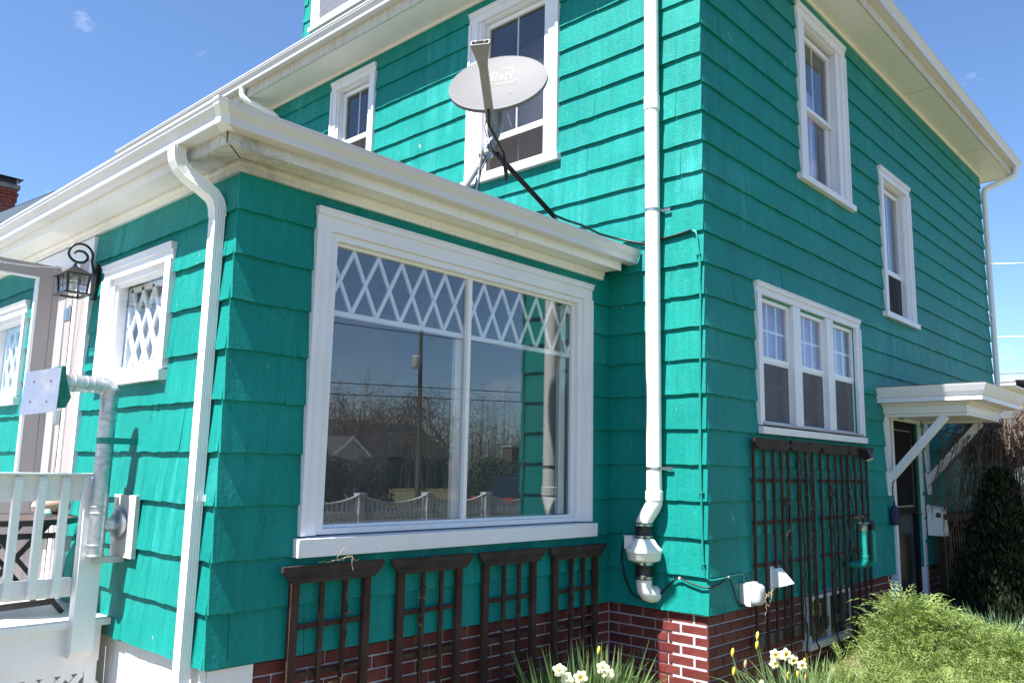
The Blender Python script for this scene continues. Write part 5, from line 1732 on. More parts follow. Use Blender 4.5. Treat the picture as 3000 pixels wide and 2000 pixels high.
# ------------------------------------------------------------------ plants in front of the house
FERN = mat_leaf("feathery_green_leaf", (0.125, 0.190, 0.042), (0.29, 0.365, 0.125), 0.36, 0.5, 9)
DAFF = mat_leaf("daffodil_leaf", (0.075, 0.135, 0.042), (0.18, 0.25, 0.10), 0.28, 0.42, 6)
BLUEG = mat_leaf("bluish_leaf", (0.050, 0.115, 0.055), (0.13, 0.20, 0.11), 0.22, 0.45, 6)
STRAW = mat_plain("dry_straw", (0.36, 0.27, 0.16), 0.85, var=0.35, scale=20, bump=0)
PETAL = mat_leaf("cream_petal", (0.86, 0.82, 0.58), (0.90, 0.88, 0.72), 0.3, 0.5, 10)
CUP = mat_leaf("yellow_trumpet", (0.80, 0.55, 0.10), (0.85, 0.66, 0.22), 0.25, 0.5, 20)
BUD = mat_plain("yellow_bud", (0.72, 0.50, 0.06), 0.5, var=0.2)


def blade(mb, base, tip, droop, w, n=5, fold=0.0):
    """a long leaf: strip that narrows to the tip and bends over"""
    base, tip = Vector(base), Vector(tip)
    d = tip - base
    side = Vector((-d.y, d.x, 0))
    if side.length < 1e-4: side = Vector((1, 0, 0))
    side.normalize()
    a = rng.uniform(0, math.pi)
    side = (side * math.cos(a) + Vector((side.y, -side.x, 0)) * math.sin(a)).normalized()
    P = []
    for i in range(n + 1):
        t = i / n
        p = base + d * t + Vector((d.x, d.y, 0)) * (droop * t * t) - Vector((0, 0, droop * d.length * 0.45 * t ** 3))
        ww = w * (1.0 - t ** 2.5) * (0.75 + 0.6 * t * (1 - t)) + 0.0004
        P += [p - side * ww / 2, p + side * ww / 2]
    mb.add(P, [(2 * i, 2 * i + 1, 2 * i + 3, 2 * i + 2) for i in range(n)], True)


def mound_h(x, y):
    """foot of the feathery ground cover"""
    return ground_z(x, y) + 0.02


def cover_density(x, y):
    # thin near the bare patch by the wall, thick on the mound by the door
    d1 = 1 / (1 + math.exp(-((x - 1.92) * 4.0 - (y + 0.45) * 9.0)))
    wall = 1 / (1 + math.exp((y + 0.30) * 30))
    bare = math.exp(-(((x - 1.62) / 0.25) ** 2 + ((y + 0.40) / 0.22) ** 2)) + 0.8 * math.exp(-(((x - 1.25) / 0.22) ** 2 + ((y + 0.85) / 0.2) ** 2))
    return d1 * wall * max(0.0, 1 - bare) * (1 if x < 2.7 else max(0.0, 1 - (x - 2.7) / 0.7))


def build_cover():
    V, Fc = [], []
    placed = 0
    tries = 0
    while placed < 4200 and tries < 40000:
        tries += 1
        x, y = rng.uniform(0.9, 3.9), rng.uniform(-2.5, -0.08)
        if x > 3.85: continue
        if rng.uniform() > cover_density(x, y): continue
        placed += 1
        tall = 0.56 + 0.28 * math.exp(-(((x - 2.3) / 0.35) ** 2 + ((y + 0.6) / 0.3) ** 2))
        z = mound_h(x, y)
        hgt = rng.uniform(0.13, 0.30) * tall * 1.4
        for k in range(rng.integers(2, 5)):
            a = rng.uniform(0, 2 * math.pi)
            lean = rng.uniform(0.35, 1.35)
            L = hgt * rng.uniform(0.8, 1.25)
            dx, dy = math.cos(a), math.sin(a)
            n = 8
            pts = []
            for i in range(n + 1):
                t = i / n
                pts.append((x + dx * L * lean * t, y + dy * L * lean * t, z + L * (t * (1.15 - 0.62 * lean * t * t))))
            # rachis as a thin strip and leaflets in pairs
            sx, sy = -dy, dx
            for i in range(1, n):
                p, q = pts[i], pts[i + 1]
                s_ = 0.028 * math.sin(math.pi * (0.16 + 0.84 * i / n)) * rng.uniform(0.8, 1.3) * (L / 0.2) ** 0.5
                for sg in (-1, 1):
                    b = len(V)
                    fx, fy, fz = (q[0] - p[0]), (q[1] - p[1]), (q[2] - p[2])
                    e = rng.uniform(-0.35, 0.45)
                    tipx, tipy, tipz = p[0] + sx * sg * s_ + fx * 1.1, p[1] + sy * sg * s_ + fy * 1.1, p[2] + fz * 0.9 + s_ * e
                    V.append(p)
                    V.append((p[0] + sx * sg * s_ * 0.5 + fx * 0.62, p[1] + sy * sg * s_ * 0.5 + fy * 0.62, p[2] + fz * 0.5 + s_ * 0.22))
                    V.append((tipx, tipy, tipz))
                    V.append((p[0] + sx * sg * s_ * 0.55 + fx * 0.25, p[1] + sy * sg * s_ * 0.55 + fy * 0.25, p[2] + s_ * 0.08))
                    Fc.append((b, b + 1, b + 2, b + 3))
    me = bpy.data.meshes.new("feathery_ground_cover")
    me.from_pydata(V, [], Fc)
    me.materials.append(FERN)
    o = bpy.data.objects.new("feathery_ground_cover", me)
    COL.objects.link(o)
    tag(o, "bright green feathery leaves covering the ground before the side door", "ground cover", None, "stuff")


build_cover()
lmb = MB()
for _ in range(8500):
    x, y = rng.uniform(1.1, 3.85), rng.uniform(-2.4, -0.10)
    if rng.uniform() > cover_density(x, y): continue
    z = ground_z(x, y)
    a, L = rng.uniform(0, 6.28), rng.uniform(0.13, 0.34)
    blade(lmb, (x, y, z), (x + math.cos(a) * L * 0.75, y + math.sin(a) * L * 0.75, z + L * 0.72), rng.uniform(0.2, 1.0), rng.uniform(0.006, 0.013), 5)
gm = lmb.mesh("long_leaves", (0, 0, 0), False)
gm.materials.append(FERN)
o = bpy.data.objects.new("long_leaves", gm)
COL.objects.link(o)
tag(o, "long light green leaves mixed into the ground cover", "ground cover", None, "stuff")

# short grass, weeds and dry straw between the clumps
gmb, smb = MB(), MB()
for _ in range(5200):
    x, y = rng.uniform(0.6, 4.0), rng.uniform(-2.2, -0.05)
    if rng.uniform() > 0.35 + 0.65 * cover_density(x, y): continue
    z = ground_z(x, y)
    a, L = rng.uniform(0, 6.28), rng.uniform(0.05, 0.17)
    blade(gmb, (x, y, z - 0.005), (x + math.cos(a) * L * 0.5, y + math.sin(a) * L * 0.5, z + L), rng.uniform(0.1, 0.7), rng.uniform(0.005, 0.010), 3)
for _ in range(700):
    x, y = rng.uniform(-2.2, 0.2), rng.uniform(-0.8, 0.5)
    z = ground_z(x, y)
    a, L = rng.uniform(0, 6.28), rng.uniform(0.06, 0.20)
    blade(gmb, (x, y, z - 0.005), (x + math.cos(a) * L * 0.4, y + math.sin(a) * L * 0.4, z + L), rng.uniform(0.1, 0.6), rng.uniform(0.005, 0.009), 3)
gm = gmb.mesh("grass", (0, 0, 0), False)
gm.materials.append(FERN)
o = bpy.data.objects.new("grass", gm)
COL.objects.link(o)
tag(o, "short grass and weeds along the foot of the walls", "grass", None, "stuff")
for _ in range(1500):
    x, y = rng.uniform(0.7, 3.0), rng.uniform(-1.7, -0.1)
    z = ground_z(x, y) + rng.uniform(0.004, 0.03)
    a, L = rng.uniform(0, 6.28), rng.uniform(0.04, 0.16)
    blade(smb, (x, y, z), (x + math.cos(a) * L, y + math.sin(a) * L, z + rng.uniform(-0.01, 0.025)), 0.05, rng.uniform(0.003, 0.007), 2)
gm = smb.mesh("dry_straw", (0, 0, 0), False)
gm.materials.append(STRAW)
o = bpy.data.objects.new("dry_straw", gm)
COL.objects.link(o)
tag(o, "dry straw and dead stems on the bare patch by the wall", "straw", None, "stuff")


def flower(parent, head, face, stem_base, r=0.034, cup=CUP, double=False):
    head, face = Vector(head), Vector(face).normalized()
    st = MB()
    sb = Vector(stem_base)
    up = sb.lerp(head, 0.9) + Vector((0, 0, 0.03))
    st.tube([sb, sb.lerp(up, 0.5) + Vector((0.006, 0.004, 0)), up, up.lerp(head, 0.6) + Vector((0, 0, 0.012)), head - face * 0.012], 0.0038, 6)
    f = part("flower", st, DAFF, parent)
    a = face.orthogonal().normalized()
    b = face.cross(a)
    pt = MB()
    rot = rng.uniform(0, 1)
    for layer in range(2 if not double else 4):
        for k in range(3 if not double else 5):
            t = rot + layer * (math.pi / 3 if not double else 0.5) + k * 2 * math.pi / (3 if not double else 5)
            d = a * math.cos(t) + b * math.sin(t)
            s_ = face.cross(d)
            rr_ = r * (1.0 - 0.17 * layer * double) * rng.uniform(0.9, 1.1)
            lift = rng.uniform(-0.2, 0.15) + (0.28 * layer if double else 0)
            pts = [head]
            for q, w in ((0.3, 0.26), (0.62, 0.36), (0.88, 0.22), (1.0, 0.02)):
                c = head + d * rr_ * q + face * (rr_ * (lift * q + 0.12 * math.sin(3 * q)))
                pts += [c - s_ * rr_ * w, c + face * rr_ * 0.05, c + s_ * rr_ * w]
            F = [(0, 1, 2), (0, 2, 3)]
            for q in range(3):
                i = 1 + 3 * q
                F += [(i, i + 3, i + 4, i + 1), (i + 1, i + 4, i + 5, i + 2)]
            pt.add(pts, F, True)
    part("petals", pt, PETAL, f, recalc=False)
    cr2 = r * (0.22 if double else 0.33)
    cu = MB()
    prof = [(cr2 * 0.75, 0.0), (cr2 * 0.8, r * 0.3), (cr2 * 1.0, r * 0.55), (cr2 * 1.3, r * 0.68)]
    n = 12
    P = []
    for rad_, h in prof:
        for j in range(n):
            t = 2 * math.pi * j / n
            w = rad_ * (1 + (0.12 * math.sin(6 * t) if h > r * 0.6 else 0))
            P.append(head + face * h + a * (w * math.cos(t)) + b * (w * math.sin(t)))
    cu.add(P, [(k * n + j, k * n + (j + 1) % n, (k + 1) * n + (j + 1) % n, (k + 1) * n + j) for k in range(3) for j in range(n)] + [tuple(reversed(range(n)))], True)
    part("trumpet", cu, cup, f, recalc=False)


def bud(parent, head, stem_base, m=BUD):
    head, sb = Vector(head), Vector(stem_base)
    st = MB().tube([sb, sb.lerp(head, 0.5) + Vector((0.004, 0, 0)), head - Vector((0, 0, 0.02))], 0.0052, 6)
    f = part("bud_stalk", st, DAFF, parent)
    part("bud", MB().lathe([(0.003, -0.026), (0.009, -0.010), (0.0105, 0.004), (0.007, 0.018), (0.0, 0.026)], head, (0.15, -0.1, 1), 10), m, f)


def clump(loc, label, nleaf, rx, ry, hmin, hmax, m, name="daffodil_clump", cat="daffodils", lean=0.5, w=(0.010, 0.017)):
    x0, y0 = loc
    o = thing(name, (x0, y0, ground_z(x0, y0)), label, cat)
    mb = MB()
    for i in range(nleaf):
        a, r_ = rng.uniform(0, 2 * math.pi), math.sqrt(rng.uniform(0, 1))
        bx, by = x0 + rx * r_ * math.cos(a) * 0.7, y0 + ry * r_ * math.sin(a) * 0.7
        bz = ground_z(bx, by) - 0.01
        h = rng.uniform(hmin, hmax)
        out = lean * (0.25 + 0.75 * r_) * h * rng.uniform(0.3, 1.2)
        a2 = a + rng.normal() * 0.5
        one = mb if i >= 60 else MB()
        blade(one, (bx, by, bz), (bx + out * math.cos(a2), by + out * math.sin(a2), bz + h), rng.uniform(0.0, 0.75) * (rng.uniform() < 0.6), rng.uniform(*w), 7)
        if i < 60:
            part("leaf", one, m, o, recalc=False)
    if mb.v:
        part("leaves", mb, m, o, recalc=False, kind="stuff")
    return o


dc1 = clump((-1.02, 0.28), "clump of daffodils with cream double flowers before the sunroom trellises", 520, 0.50, 0.30, 0.30, 0.56, DAFF, w=(0.015, 0.026))
for hx_, hz_, dbl in ((-1.50, -0.145, True), (-1.455, -0.195, True), (-1.335, -0.205, False), (-1.12, -0.185, True), (-1.055, -0.235, True)):
    hy_ = 0.10 + rng.uniform(-0.02, 0.02)
    flower(dc1, (hx_, hy_, hz_), (-0.75, -0.62, 0.12 + rng.uniform(-0.1, 0.2)), (hx_ * 0.6 - 0.42, 0.25, GZ), 0.041, PETAL if dbl else CUP, dbl)
bud(dc1, (-1.09, 0.14, -0.095), (-1.0, 0.25, GZ))
dc2 = clump((0.10, -0.62), "clump of daffodils with cream and yellow flowers beside the brick corner", 330, 0.38, 0.28, 0.22, 0.44, DAFF, lean=0.75, w=(0.013, 0.022))
for hx_, hz_, rr_, dbl in ((-0.070, -0.165, 0.040, False), (0.085, -0.185, 0.044, False), (0.195, -0.235, 0.036, False), (-0.08, -0.215, 0.036, False), (0.33, -0.29, 0.036, False), (-0.24, -0.325, 0.042, False)):
    flower(dc2, (hx_, -0.52, hz_), (-0.7, -0.65, 0.1 + rng.uniform(-0.15, 0.3)), (0.05 + hx_ * 0.5, -0.6, GZ), rr_, CUP, dbl)
for hx_, hz_ in ((-0.27, -0.02), (-0.28, -0.075), (-0.60, -0.075), (-0.59, -0.185), (0.16, -0.33), (0.44, -0.38), (0.42, -0.28), (0.30, -0.345), (-0.44, -0.165)):
    bud(dc2, (hx_, -0.5, hz_), (hx_ * 0.8, -0.58, GZ), BUD if rng.uniform() < 0.6 else STRAW)
clump((3.05, -1.10), "clump of bluish green strap leaves without flowers at the right edge", 300, 0.42, 0.36, 0.22, 0.38, BLUEG, "leaf_clump", "plant", 0.9)
clump((2.35, -1.45), "smaller clump of bluish strap leaves low in the right corner", 120, 0.26, 0.2, 0.14, 0.26, BLUEG, "leaf_clump", "plant", 0.8, (0.008, 0.013))
clump((1.16, -0.40), "low tuft of young grass leaves by the basement window", 130, 0.24, 0.12, 0.12, 0.24, FERN, "grass_tuft", "plant", 0.5, (0.008, 0.013))


# dark conifer, weeping bare shrub and low fence right of the door
def leafcloud(mb, centres, n, size, R, flat=0.6):
    for _ in range(n):
        c, rad_ = centres[R.integers(len(centres))]
        v = R.normal(size=3)
        v /= np.linalg.norm(v)
        p = Vector(c) + Vector(v) * rad_ * R.uniform(0.55, 1.0) ** 0.5
        d1 = Vector(R.normal(size=3)).normalized() * size * R.uniform(0.6, 1.4)
        d2 = Vector(R.normal(size=3)).normalized() * size * R.uniform(0.3, 0.7)
        mb.add([p - d1, p + d2, p + d1, p - d2], [(0, 1, 2, 3)])


R1 = np.random.default_rng(3)
CONIF = mat_leaf("dark_conifer_leaf", (0.007, 0.014, 0.005), (0.020, 0.030, 0.010), 0.10, 0.55, 8)
BARK = mat_plain("brown_bark", (0.11, 0.075, 0.052), 0.9, var=0.35, scale=25, bump=0.6)
TWIG = mat_plain("reddish_bare_twig", (0.115, 0.080, 0.066), 0.75, var=0.4, scale=14, bump=0.2)
cf_ = thing("conifer_shrub", (4.97, -0.78, ground_z(4.97, -0.78)), "dense dark upright conifer in the shade right of the side door", "shrub")
part("trunk", MB().tube([(4.97, -0.78, -0.55), (4.99, -0.78, 0.3), (4.97, -0.77, 0.8)], [0.05, 0.04, 0.015], 8), BARK, cf_)
mb = MB()
cen = []
for z in np.linspace(-0.48, 1.0, 17):
    rr_ = 0.62 * max(0.12, 1 - ((z + 0.5) / 1.62) ** 1.5)
    for k in range(8):
        a = R1.uniform(0, 6.28)
        cen.append(((4.97 + 0.62 * rr_ * math.cos(a), -0.78 + 0.6 * rr_ * math.sin(a), z), 0.30 * rr_ + 0.06))
for _ in range(26000):
    c, rad_ = cen[R1.integers(len(cen))]
    v = Vector(R1.normal(size=3)).normalized()
    p = Vector(c) + v * rad_ * R1.uniform(0.4, 1.05)
    up = Vector((v.x * 0.35 + R1.normal() * 0.2, v.y * 0.35 + R1.normal() * 0.2, 1.0)).normalized() * R1.uniform(0.03, 0.09)
    sd_ = Vector(R1.normal(size=3)).normalized() * R1.uniform(0.009, 0.018)
    mb.add([p, p + up * 0.5 + sd_, p + up, p + up * 0.5 - sd_], [(0, 1, 2, 3)])
part("foliage", mb, CONIF, cf_, recalc=False, kind="stuff")

ws = thing("weeping_shrub", (6.05, -0.66, ground_z(6.05, -0.66)), "leafless weeping shrub with arching reddish branches at the far end of the wall", "shrub")
tr = MB().tube([(6.05, -0.66, -0.5), (6.08, -0.63, 0.4), (6.03, -0.67, 1.1), (6.06, -0.65, 1.50)], [0.06, 0.05, 0.045, 0.035], 9)
part("trunk", tr, BARK, ws)
twm, bdm = MB(), MB()
nbr = 0
for k in range(300):
    a = R1.uniform(0, 2 * math.pi)
    reach = R1.uniform(0.4, 1.6)
    top = R1.uniform(0.10, 0.42)
    h0 = R1.uniform(1.1, 1.5)
    drop = R1.uniform(0.9, 2.0)
    P = []
    px_, py_ = 6.05, -0.66
    w1, w2 = R1.normal() * 0.15, R1.normal() * 0.15
    for i in range(11):
        t = i / 10
        s_ = reach * (1 - (1 - t) ** 2)
        P.append(Vector((px_ + math.cos(a + w1 * t) * s_ + R1.normal() * 0.012, py_ + math.sin(a + w2 * t) * s_ * 0.8 + R1.normal() * 0.012, h0 + top * math.sin(math.pi * min(1, t * 1.25)) - drop * max(0, t - 0.3) ** 1.6)))
    P = [p for p in P if p.z > ground_z(p.x, p.y) + 0.05 and p.y < -0.06]
    if len(P) < 4: continue
    if nbr < 60:
        b = MB().tube(P, [0.008 * (1 - 0.75 * i / len(P)) + 0.0015 for i in range(len(P))], 5)
        part("branch", b, TWIG, ws)
        nbr += 1
    else:
        twm.tube(P, [0.006 * (1 - 0.75 * i / len(P)) + 0.0012 for i in range(len(P))], 4)
    for i in range(2, len(P)):
        for q in range(3):
            b0 = P[i - 1].lerp(P[i], R1.uniform())
            d = Vector((R1.normal(), R1.normal(), -0.5 + R1.normal() * 0.6)).normalized() * R1.uniform(0.05, 0.16)
            b1_ = b0 + d * 0.5 + Vector((0, 0, 0.01))
            twm.tube([b0, b1_, b0 + d + Vector((0, 0, -0.02))], 0.0018, 3, False)
            for u_ in range(2):
                p = b0 + d * R1.uniform(0.2, 1)
                s_ = Vector(R1.normal(size=3)).normalized() * 0.010
                s2 = Vector(R1.normal(size=3)).normalized() * 0.007
                bdm.add([p - s_, p + s2, p + s_, p - s2], [(0, 1, 2, 3)])
part("twigs", twm, TWIG, ws, recalc=False, kind="stuff")
part("buds", bdm, mat_leaf("opening_bud", (0.10, 0.06, 0.03), (0.22, 0.15, 0.07), 0.2, 0.6), ws, recalc=False, kind="stuff")

fn = thing("low_fence", (5.05, -0.14, ground_z(5.05, -0.14)), "low dark brown slatted fence with a cap board behind the shrubs", "fence")
part("post", MB().box(5.03, 5.10, -0.17, -0.10, -0.45, 0.50), BROWN, fn)
part("post", MB().box(6.95, 7.02, -0.17, -0.10, -0.45, 0.50), BROWN, fn)
part("cap_board", MB().box(4.99, 5.78, -0.19, -0.08, 0.501, 0.585), BROWNC, fn)
part("cap_board", MB().box(5.80, 7.06, -0.19, -0.08, 0.505, 0.585), BROWNC, fn)
for k in range(17):
    x = 5.13 + 0.106 * k
    part("slat", MB().box(x, x + 0.04, -0.155, -0.13, -0.42, 0.50), BROWN, fn)
part("rail", MB().box(5.101, 6.949, -0.129, -0.105, -0.05, 0.0), BROWN, fn)


# ------------------------------------------------------------------ neighbours, trees and poles
def tree(loc, h, label, seed, spread=0.5, leafy=None, leafn=0, name="bare_tree", depth=4, cat="tree", group=None):
    R = np.random.default_rng(seed)
    x, y = loc
    z = ground_z(x, y)
    o = thing(name, (x, y, z), label, cat, group)
    tm, wm, lm = MB(), MB(), MB()

    def grow(p, d, L, r, lev):
        n = 4
        P = [p]
        for i in range(n):
            d = (d + Vector(R.normal(size=3)) * 0.13 + Vector((0, 0, 0.03))).normalized()
            P.append(P[-1] + d * L / n)
        (tm if lev == 0 else wm).tube(P, [r * (1 - 0.45 * i / n) for i in range(n + 1)], 7 if lev == 0 else (5 if lev < 3 else 3), lev < 2)
        if lev >= depth:
            if leafy:
                for _ in range(leafn):
                    q = P[-1] + Vector(R.normal(size=3)) * L * 0.55
                    a = Vector(R.normal(size=3)).normalized() * h * 0.010
                    b = Vector(R.normal(size=3)).normalized() * h * 0.007
                    lm.add([q - a, q + b, q + a, q - b], [(0, 1, 2, 3)])
            return
        k = R.integers(3, 5)
        for i in range(k):
            q = P[-1] if i == 0 else P[R.integers(2, n + 1)]
            nd = (d + Vector(R.normal(size=3)) * spread).normalized()
            nd = (nd + Vector((0, 0, 0.18))).normalized()
            grow(q, nd, L * R.uniform(0.58, 0.82), r * 0.52, lev + 1)
    grow(Vector((x, y, z - 0.1)), Vector((0, 0, 1)), h * 0.34, h * 0.022, 0)
    part("trunk", tm, BARK, o)
    part("branches", wm, TWIG if leafy is None else BARK, o, recalc=False, kind="stuff")
    if leafy:
        part("crown", lm, leafy, o, recalc=False, kind="stuff")
    return o


TREEL = mat_leaf("reddish_spring_leaf", (0.16, 0.10, 0.05), (0.26, 0.16, 0.10), 0.25, 0.6, 6)
tree((13.2, 0.15), 4.4, "bare reddish tree with fine twigs beyond the end of the house", 5, 0.55, TREEL, 3)
tree((15.5, -0.9), 4.8, "bare twiggy tree at the right edge behind the weeping shrub", 8, 0.55, TREEL, 3)
ev = thing("evergreen_tree", (11.8, -0.45, ground_z(11.8, -0.45)), "ragged dark evergreen behind the weeping shrub", "tree")
part("trunk", MB().tube([(11.8, -0.45, -0.5), (11.8, -0.45, 2.6)], [0.09, 0.02], 8), BARK, ev)
mb = MB()
for _ in range(2600):
    z = R1.uniform(-0.3, 2.7)
    rr_ = 0.95 * (1 - (z + 0.3) / 3.3) * R1.uniform(0.2, 1.0)
    a = R1.uniform(0, 6.28)
    p = Vector((11.8 + rr_ * math.cos(a), -0.45 + rr_ * math.sin(a), z))
    d1 = Vector((math.cos(a), math.sin(a), -0.2)) * R1.uniform(0.05, 0.12)
    d2 = Vector(R1.normal(size=3)).normalized() * 0.025
    mb.add([p - d1, p + d2, p + d1, p - d2], [(0, 1, 2, 3)])
part("foliage", mb, CONIF, ev, recalc=False, kind="stuff")

SIDING = mat_white("pale_siding", (0.58, 0.55, 0.48), 0.6, 0.15)
ROOFD = mat_plain("dark_shingle_roof", (0.055, 0.052, 0.052), 0.9, var=0.3, scale=12, bump=0.3)


def gable_house(name, label, x0, x1, y0, y1, zw, zr, axis, sid, trim, over=0.35, z0=GZ):
    """axis 'x': the ridge runs along x (gables face +-x); 'y': gables face +-y"""
    o = thing(name, ((x0 + x1) / 2, (y0 + y1) / 2, z0), label, "house")
    if axis == 'y':
        xm = (x0 + x1) / 2
        part("wall", MB().prism([(x0, y0, z0), (x1, y0, z0), (x1, y0, zw), (xm, y0, zr - 0.1), (x0, y0, zw)], (0, y1 - y0, 0)), sid, o)
        k = (zr - zw) / (xm - x0)
        rm = MB()
        rm.add([(x0 - over, y0 - over, zw - over * k), (xm, y0 - over, zr), (x1 + over, y0 - over, zw - over * k), (x0 - over, y1 + over, zw - over * k), (xm, y1 + over, zr), (x1 + over, y1 + over, zw - over * k)]
               + [(x0 - over, y0 - over, zw - over * k - 0.06), (xm, y0 - over, zr - 0.06), (x1 + over, y0 - over, zw - over * k - 0.06), (x0 - over, y1 + over, zw - over * k - 0.06), (xm, y1 + over, zr - 0.06), (x1 + over, y1 + over, zw - over * k - 0.06)],
               [(0, 1, 4, 3), (1, 2, 5, 4), (6, 9, 10, 7), (7, 10, 11, 8), (0, 6, 7, 1), (1, 7, 8, 2), (3, 4, 10, 9), (4, 5, 11, 10), (0, 3, 9, 6), (2, 8, 11, 5)])
        part("roof", rm, ROOFD, o)
        for yy in (y0 - over - 0.03, y1 + over + 0.005):
            part("rake_board", MB().prism([(x0 - over, yy, zw - over * k - 0.02), (xm, yy, zr - 0.02), (xm, yy, zr - 0.24), (x0 - over, yy, zw - over * k - 0.24)], (0, 0.025, 0)), trim, o)
            part("rake_board", MB().prism([(x1 + over, yy, zw - over * k - 0.02), (xm + 0.002, yy, zr - 0.02), (xm + 0.002, yy, zr - 0.24), (x1 + over, yy, zw - over * k - 0.24)], (0, 0.025, 0)), trim, o)
        for q in range(int((zr - z0) / 0.16)):
            z = z0 + 0.3 + q * 0.16
            if z > zr - 0.35: break
            hw = (x1 - x0) / 2 if z < zw else (x1 - x0) / 2 * max(0.03, (zr - 0.15 - z) / (zr - zw))
            part("clapboard", MB().box(xm - hw, xm + hw, y1 + 0.001, y1 + 0.012, z, z + 0.145), sid, o) if y1 < 0 else None
    else:
        ym = (y0 + y1) / 2
        part("wall", MB().prism([(x0, y0, z0), (x0, y1, z0), (x0, y1, zw), (x0, ym, zr - 0.1), (x0, y0, zw)], (x1 - x0, 0, 0)), sid, o)
        k = (zr - zw) / (ym - y0)
        rm = MB()
        rm.add([(x0 - over, y0 - over, zw - over * k), (x0 - over, ym, zr), (x0 - over, y1 + over, zw - over * k), (x1 + over, y0 - over, zw - over * k), (x1 + over, ym, zr), (x1 + over, y1 + over, zw - over * k)],
               [(0, 3, 4, 1), (1, 4, 5, 2), (0, 1, 2, 5, 4, 3)])
        part("roof", rm, ROOFD, o)
    return o


# left: neighbour whose gable rake and chimney show over the sunroom gutter
nl = gable_house("neighbour_house", "neighbouring house with a white rake and dark roof showing above the sunroom gutter", -3.4, 9.2, 16.0, 24.0, 3.9, 8.55, 'y', SIDING, WHITE, 0.5)
cy_ = thing("brick_chimney", (-0.42, 17.0, 5.5), "red brick chimney with a dark metal cap at the left edge", "chimney")
part("stack", MB().box(-0.80, -0.22, 16.25, 16.95, 5.3, 6.66), MORTAR, cy_)
CBR = NT("dark_red_chimney_brick", rough=0.8)
CBR.base(CBR.mix(CBR.ramp(CBR.rand(), [(0, 0), (1, 1)]), (0.17, 0.035, 0.024), (0.27, 0.065, 0.045)))
CBR.bump(CBR.noise(50, 4, 0.6), 0.4, 0.005)
cbm = {}
for r in range(19):
    z = 5.32 + r * 0.0705
    g = 0.0 if r < 15 else (0.02 if r < 17 else 0.035)
    for (u0_, u1_, ax) in ((-0.80 - g, -0.22 + g, 'x'), (16.25 - g, 16.95 + g, 'y')):
        u = u0_ - (0.10 if r % 2 else 0)
        while u < u1_ - 0.02:
            a, b = max(u, u0_), min(u + 0.198, u1_)
            u += 0.21
            if b - a < 0.03: continue
            if ax == 'x':
                part("brick", MB().box(a, b, 16.24 - g, 16.262 - g + g, z, z + 0.062), CBR.m, cy_)
            else:
                part("brick", MB().box(-0.81 - g, -0.79, a, b, z, z + 0.062), CBR.m, cy_)
part("crown", MB().box(-0.85, -0.17, 16.20, 17.0, 6.665, 6.76), mat_plain("chimney_mortar_crown", (0.22, 0.20, 0.19), 0.9, var=0.3), cy_)
cp_ = MB().add([(-0.86, 16.16, 6.895), (-0.12, 16.16, 6.895), (-0.12, 17.04, 6.895), (-0.86, 17.04, 6.895), (-0.66, 16.4, 6.955), (-0.36, 16.4, 6.955), (-0.36, 16.8, 6.955), (-0.66, 16.8, 6.955)], [(0, 1, 5, 4), (1, 2, 6, 5), (2, 3, 7, 6), (3, 0, 4, 7), (4, 5, 6, 7), (3, 2, 1, 0)])
part("metal_cap", cp_, BLACK, cy_)
part("mesh_screen", MB().box(-0.76, -0.24, 16.28, 16.92, 6.761, 6.893), mat_plain("dark_spark_screen", (0.025, 0.025, 0.028), 0.5, var=0.5, scale=60), cy_)
for x in (-0.79, -0.22):
    for y in (16.26, 16.94):
        part("cap_leg", MB().box(x - 0.008, x + 0.008, y - 0.008, y + 0.008, 6.761, 6.894), STEEL, cy_)

# right: eave of the next house past the end of the wall
nr = thing("neighbour_garage", (22.6, 4.4, GZ), "pale neighbouring building whose white gutter shows past the far downspout", "building")
part("wall", MB().box(20.3, 26, 2.4, 9, GZ, 3.45), SIDING, nr)
part("soffit", MB().box(19.95, 26.4, 1.95, 9.4, 3.46, 3.50), WHITE, nr)
gp = gutter_prof(0.0, 3.5, 0.13, 0.15)
part("gutter", MB().add([(20.0 - e, 1.95, z) for e, z in gp] + [(20.0 - e, 9.4, z) for e, z in gp], [(j, (j + 1) % len(gp), len(gp) + (j + 1) % len(gp), len(gp) + j) for j in range(len(gp))] + [tuple(range(len(gp)))]), EAVE, nr)
part("roof", MB().prism([(19.95, 1.9, 3.645), (23.2, 1.9, 3.95), (26.45, 1.9, 3.645)], (0, 7.5, 0)), ROOFD, nr)

# overhead wires at the right
for i, (z0, z1) in enumerate(((11.75, 11.32), (8.06, 7.78), (6.075, 6.00), (5.47, 5.40))):
    single("overhead_wire", MB().tube([(40, 13.0, z0 + 0.25), (40, 6.615, z0 - (0.15 if i < 2 else 0)), (40, 5.3, (z0 + z1) / 2 - (0.1 if i < 2 else 0)), (40, -4, z1)], 0.012 if i < 2 else 0.018, 5), STEEL if i < 2 else BLACKC,
           ("topmost pale overhead wire in the sky at the right edge", "second overhead wire in the sky at the right edge", "third overhead wire just above the neighbouring gutter", "lowest overhead wire level with the neighbouring gutter")[i], "wire", "overhead wires at the right")

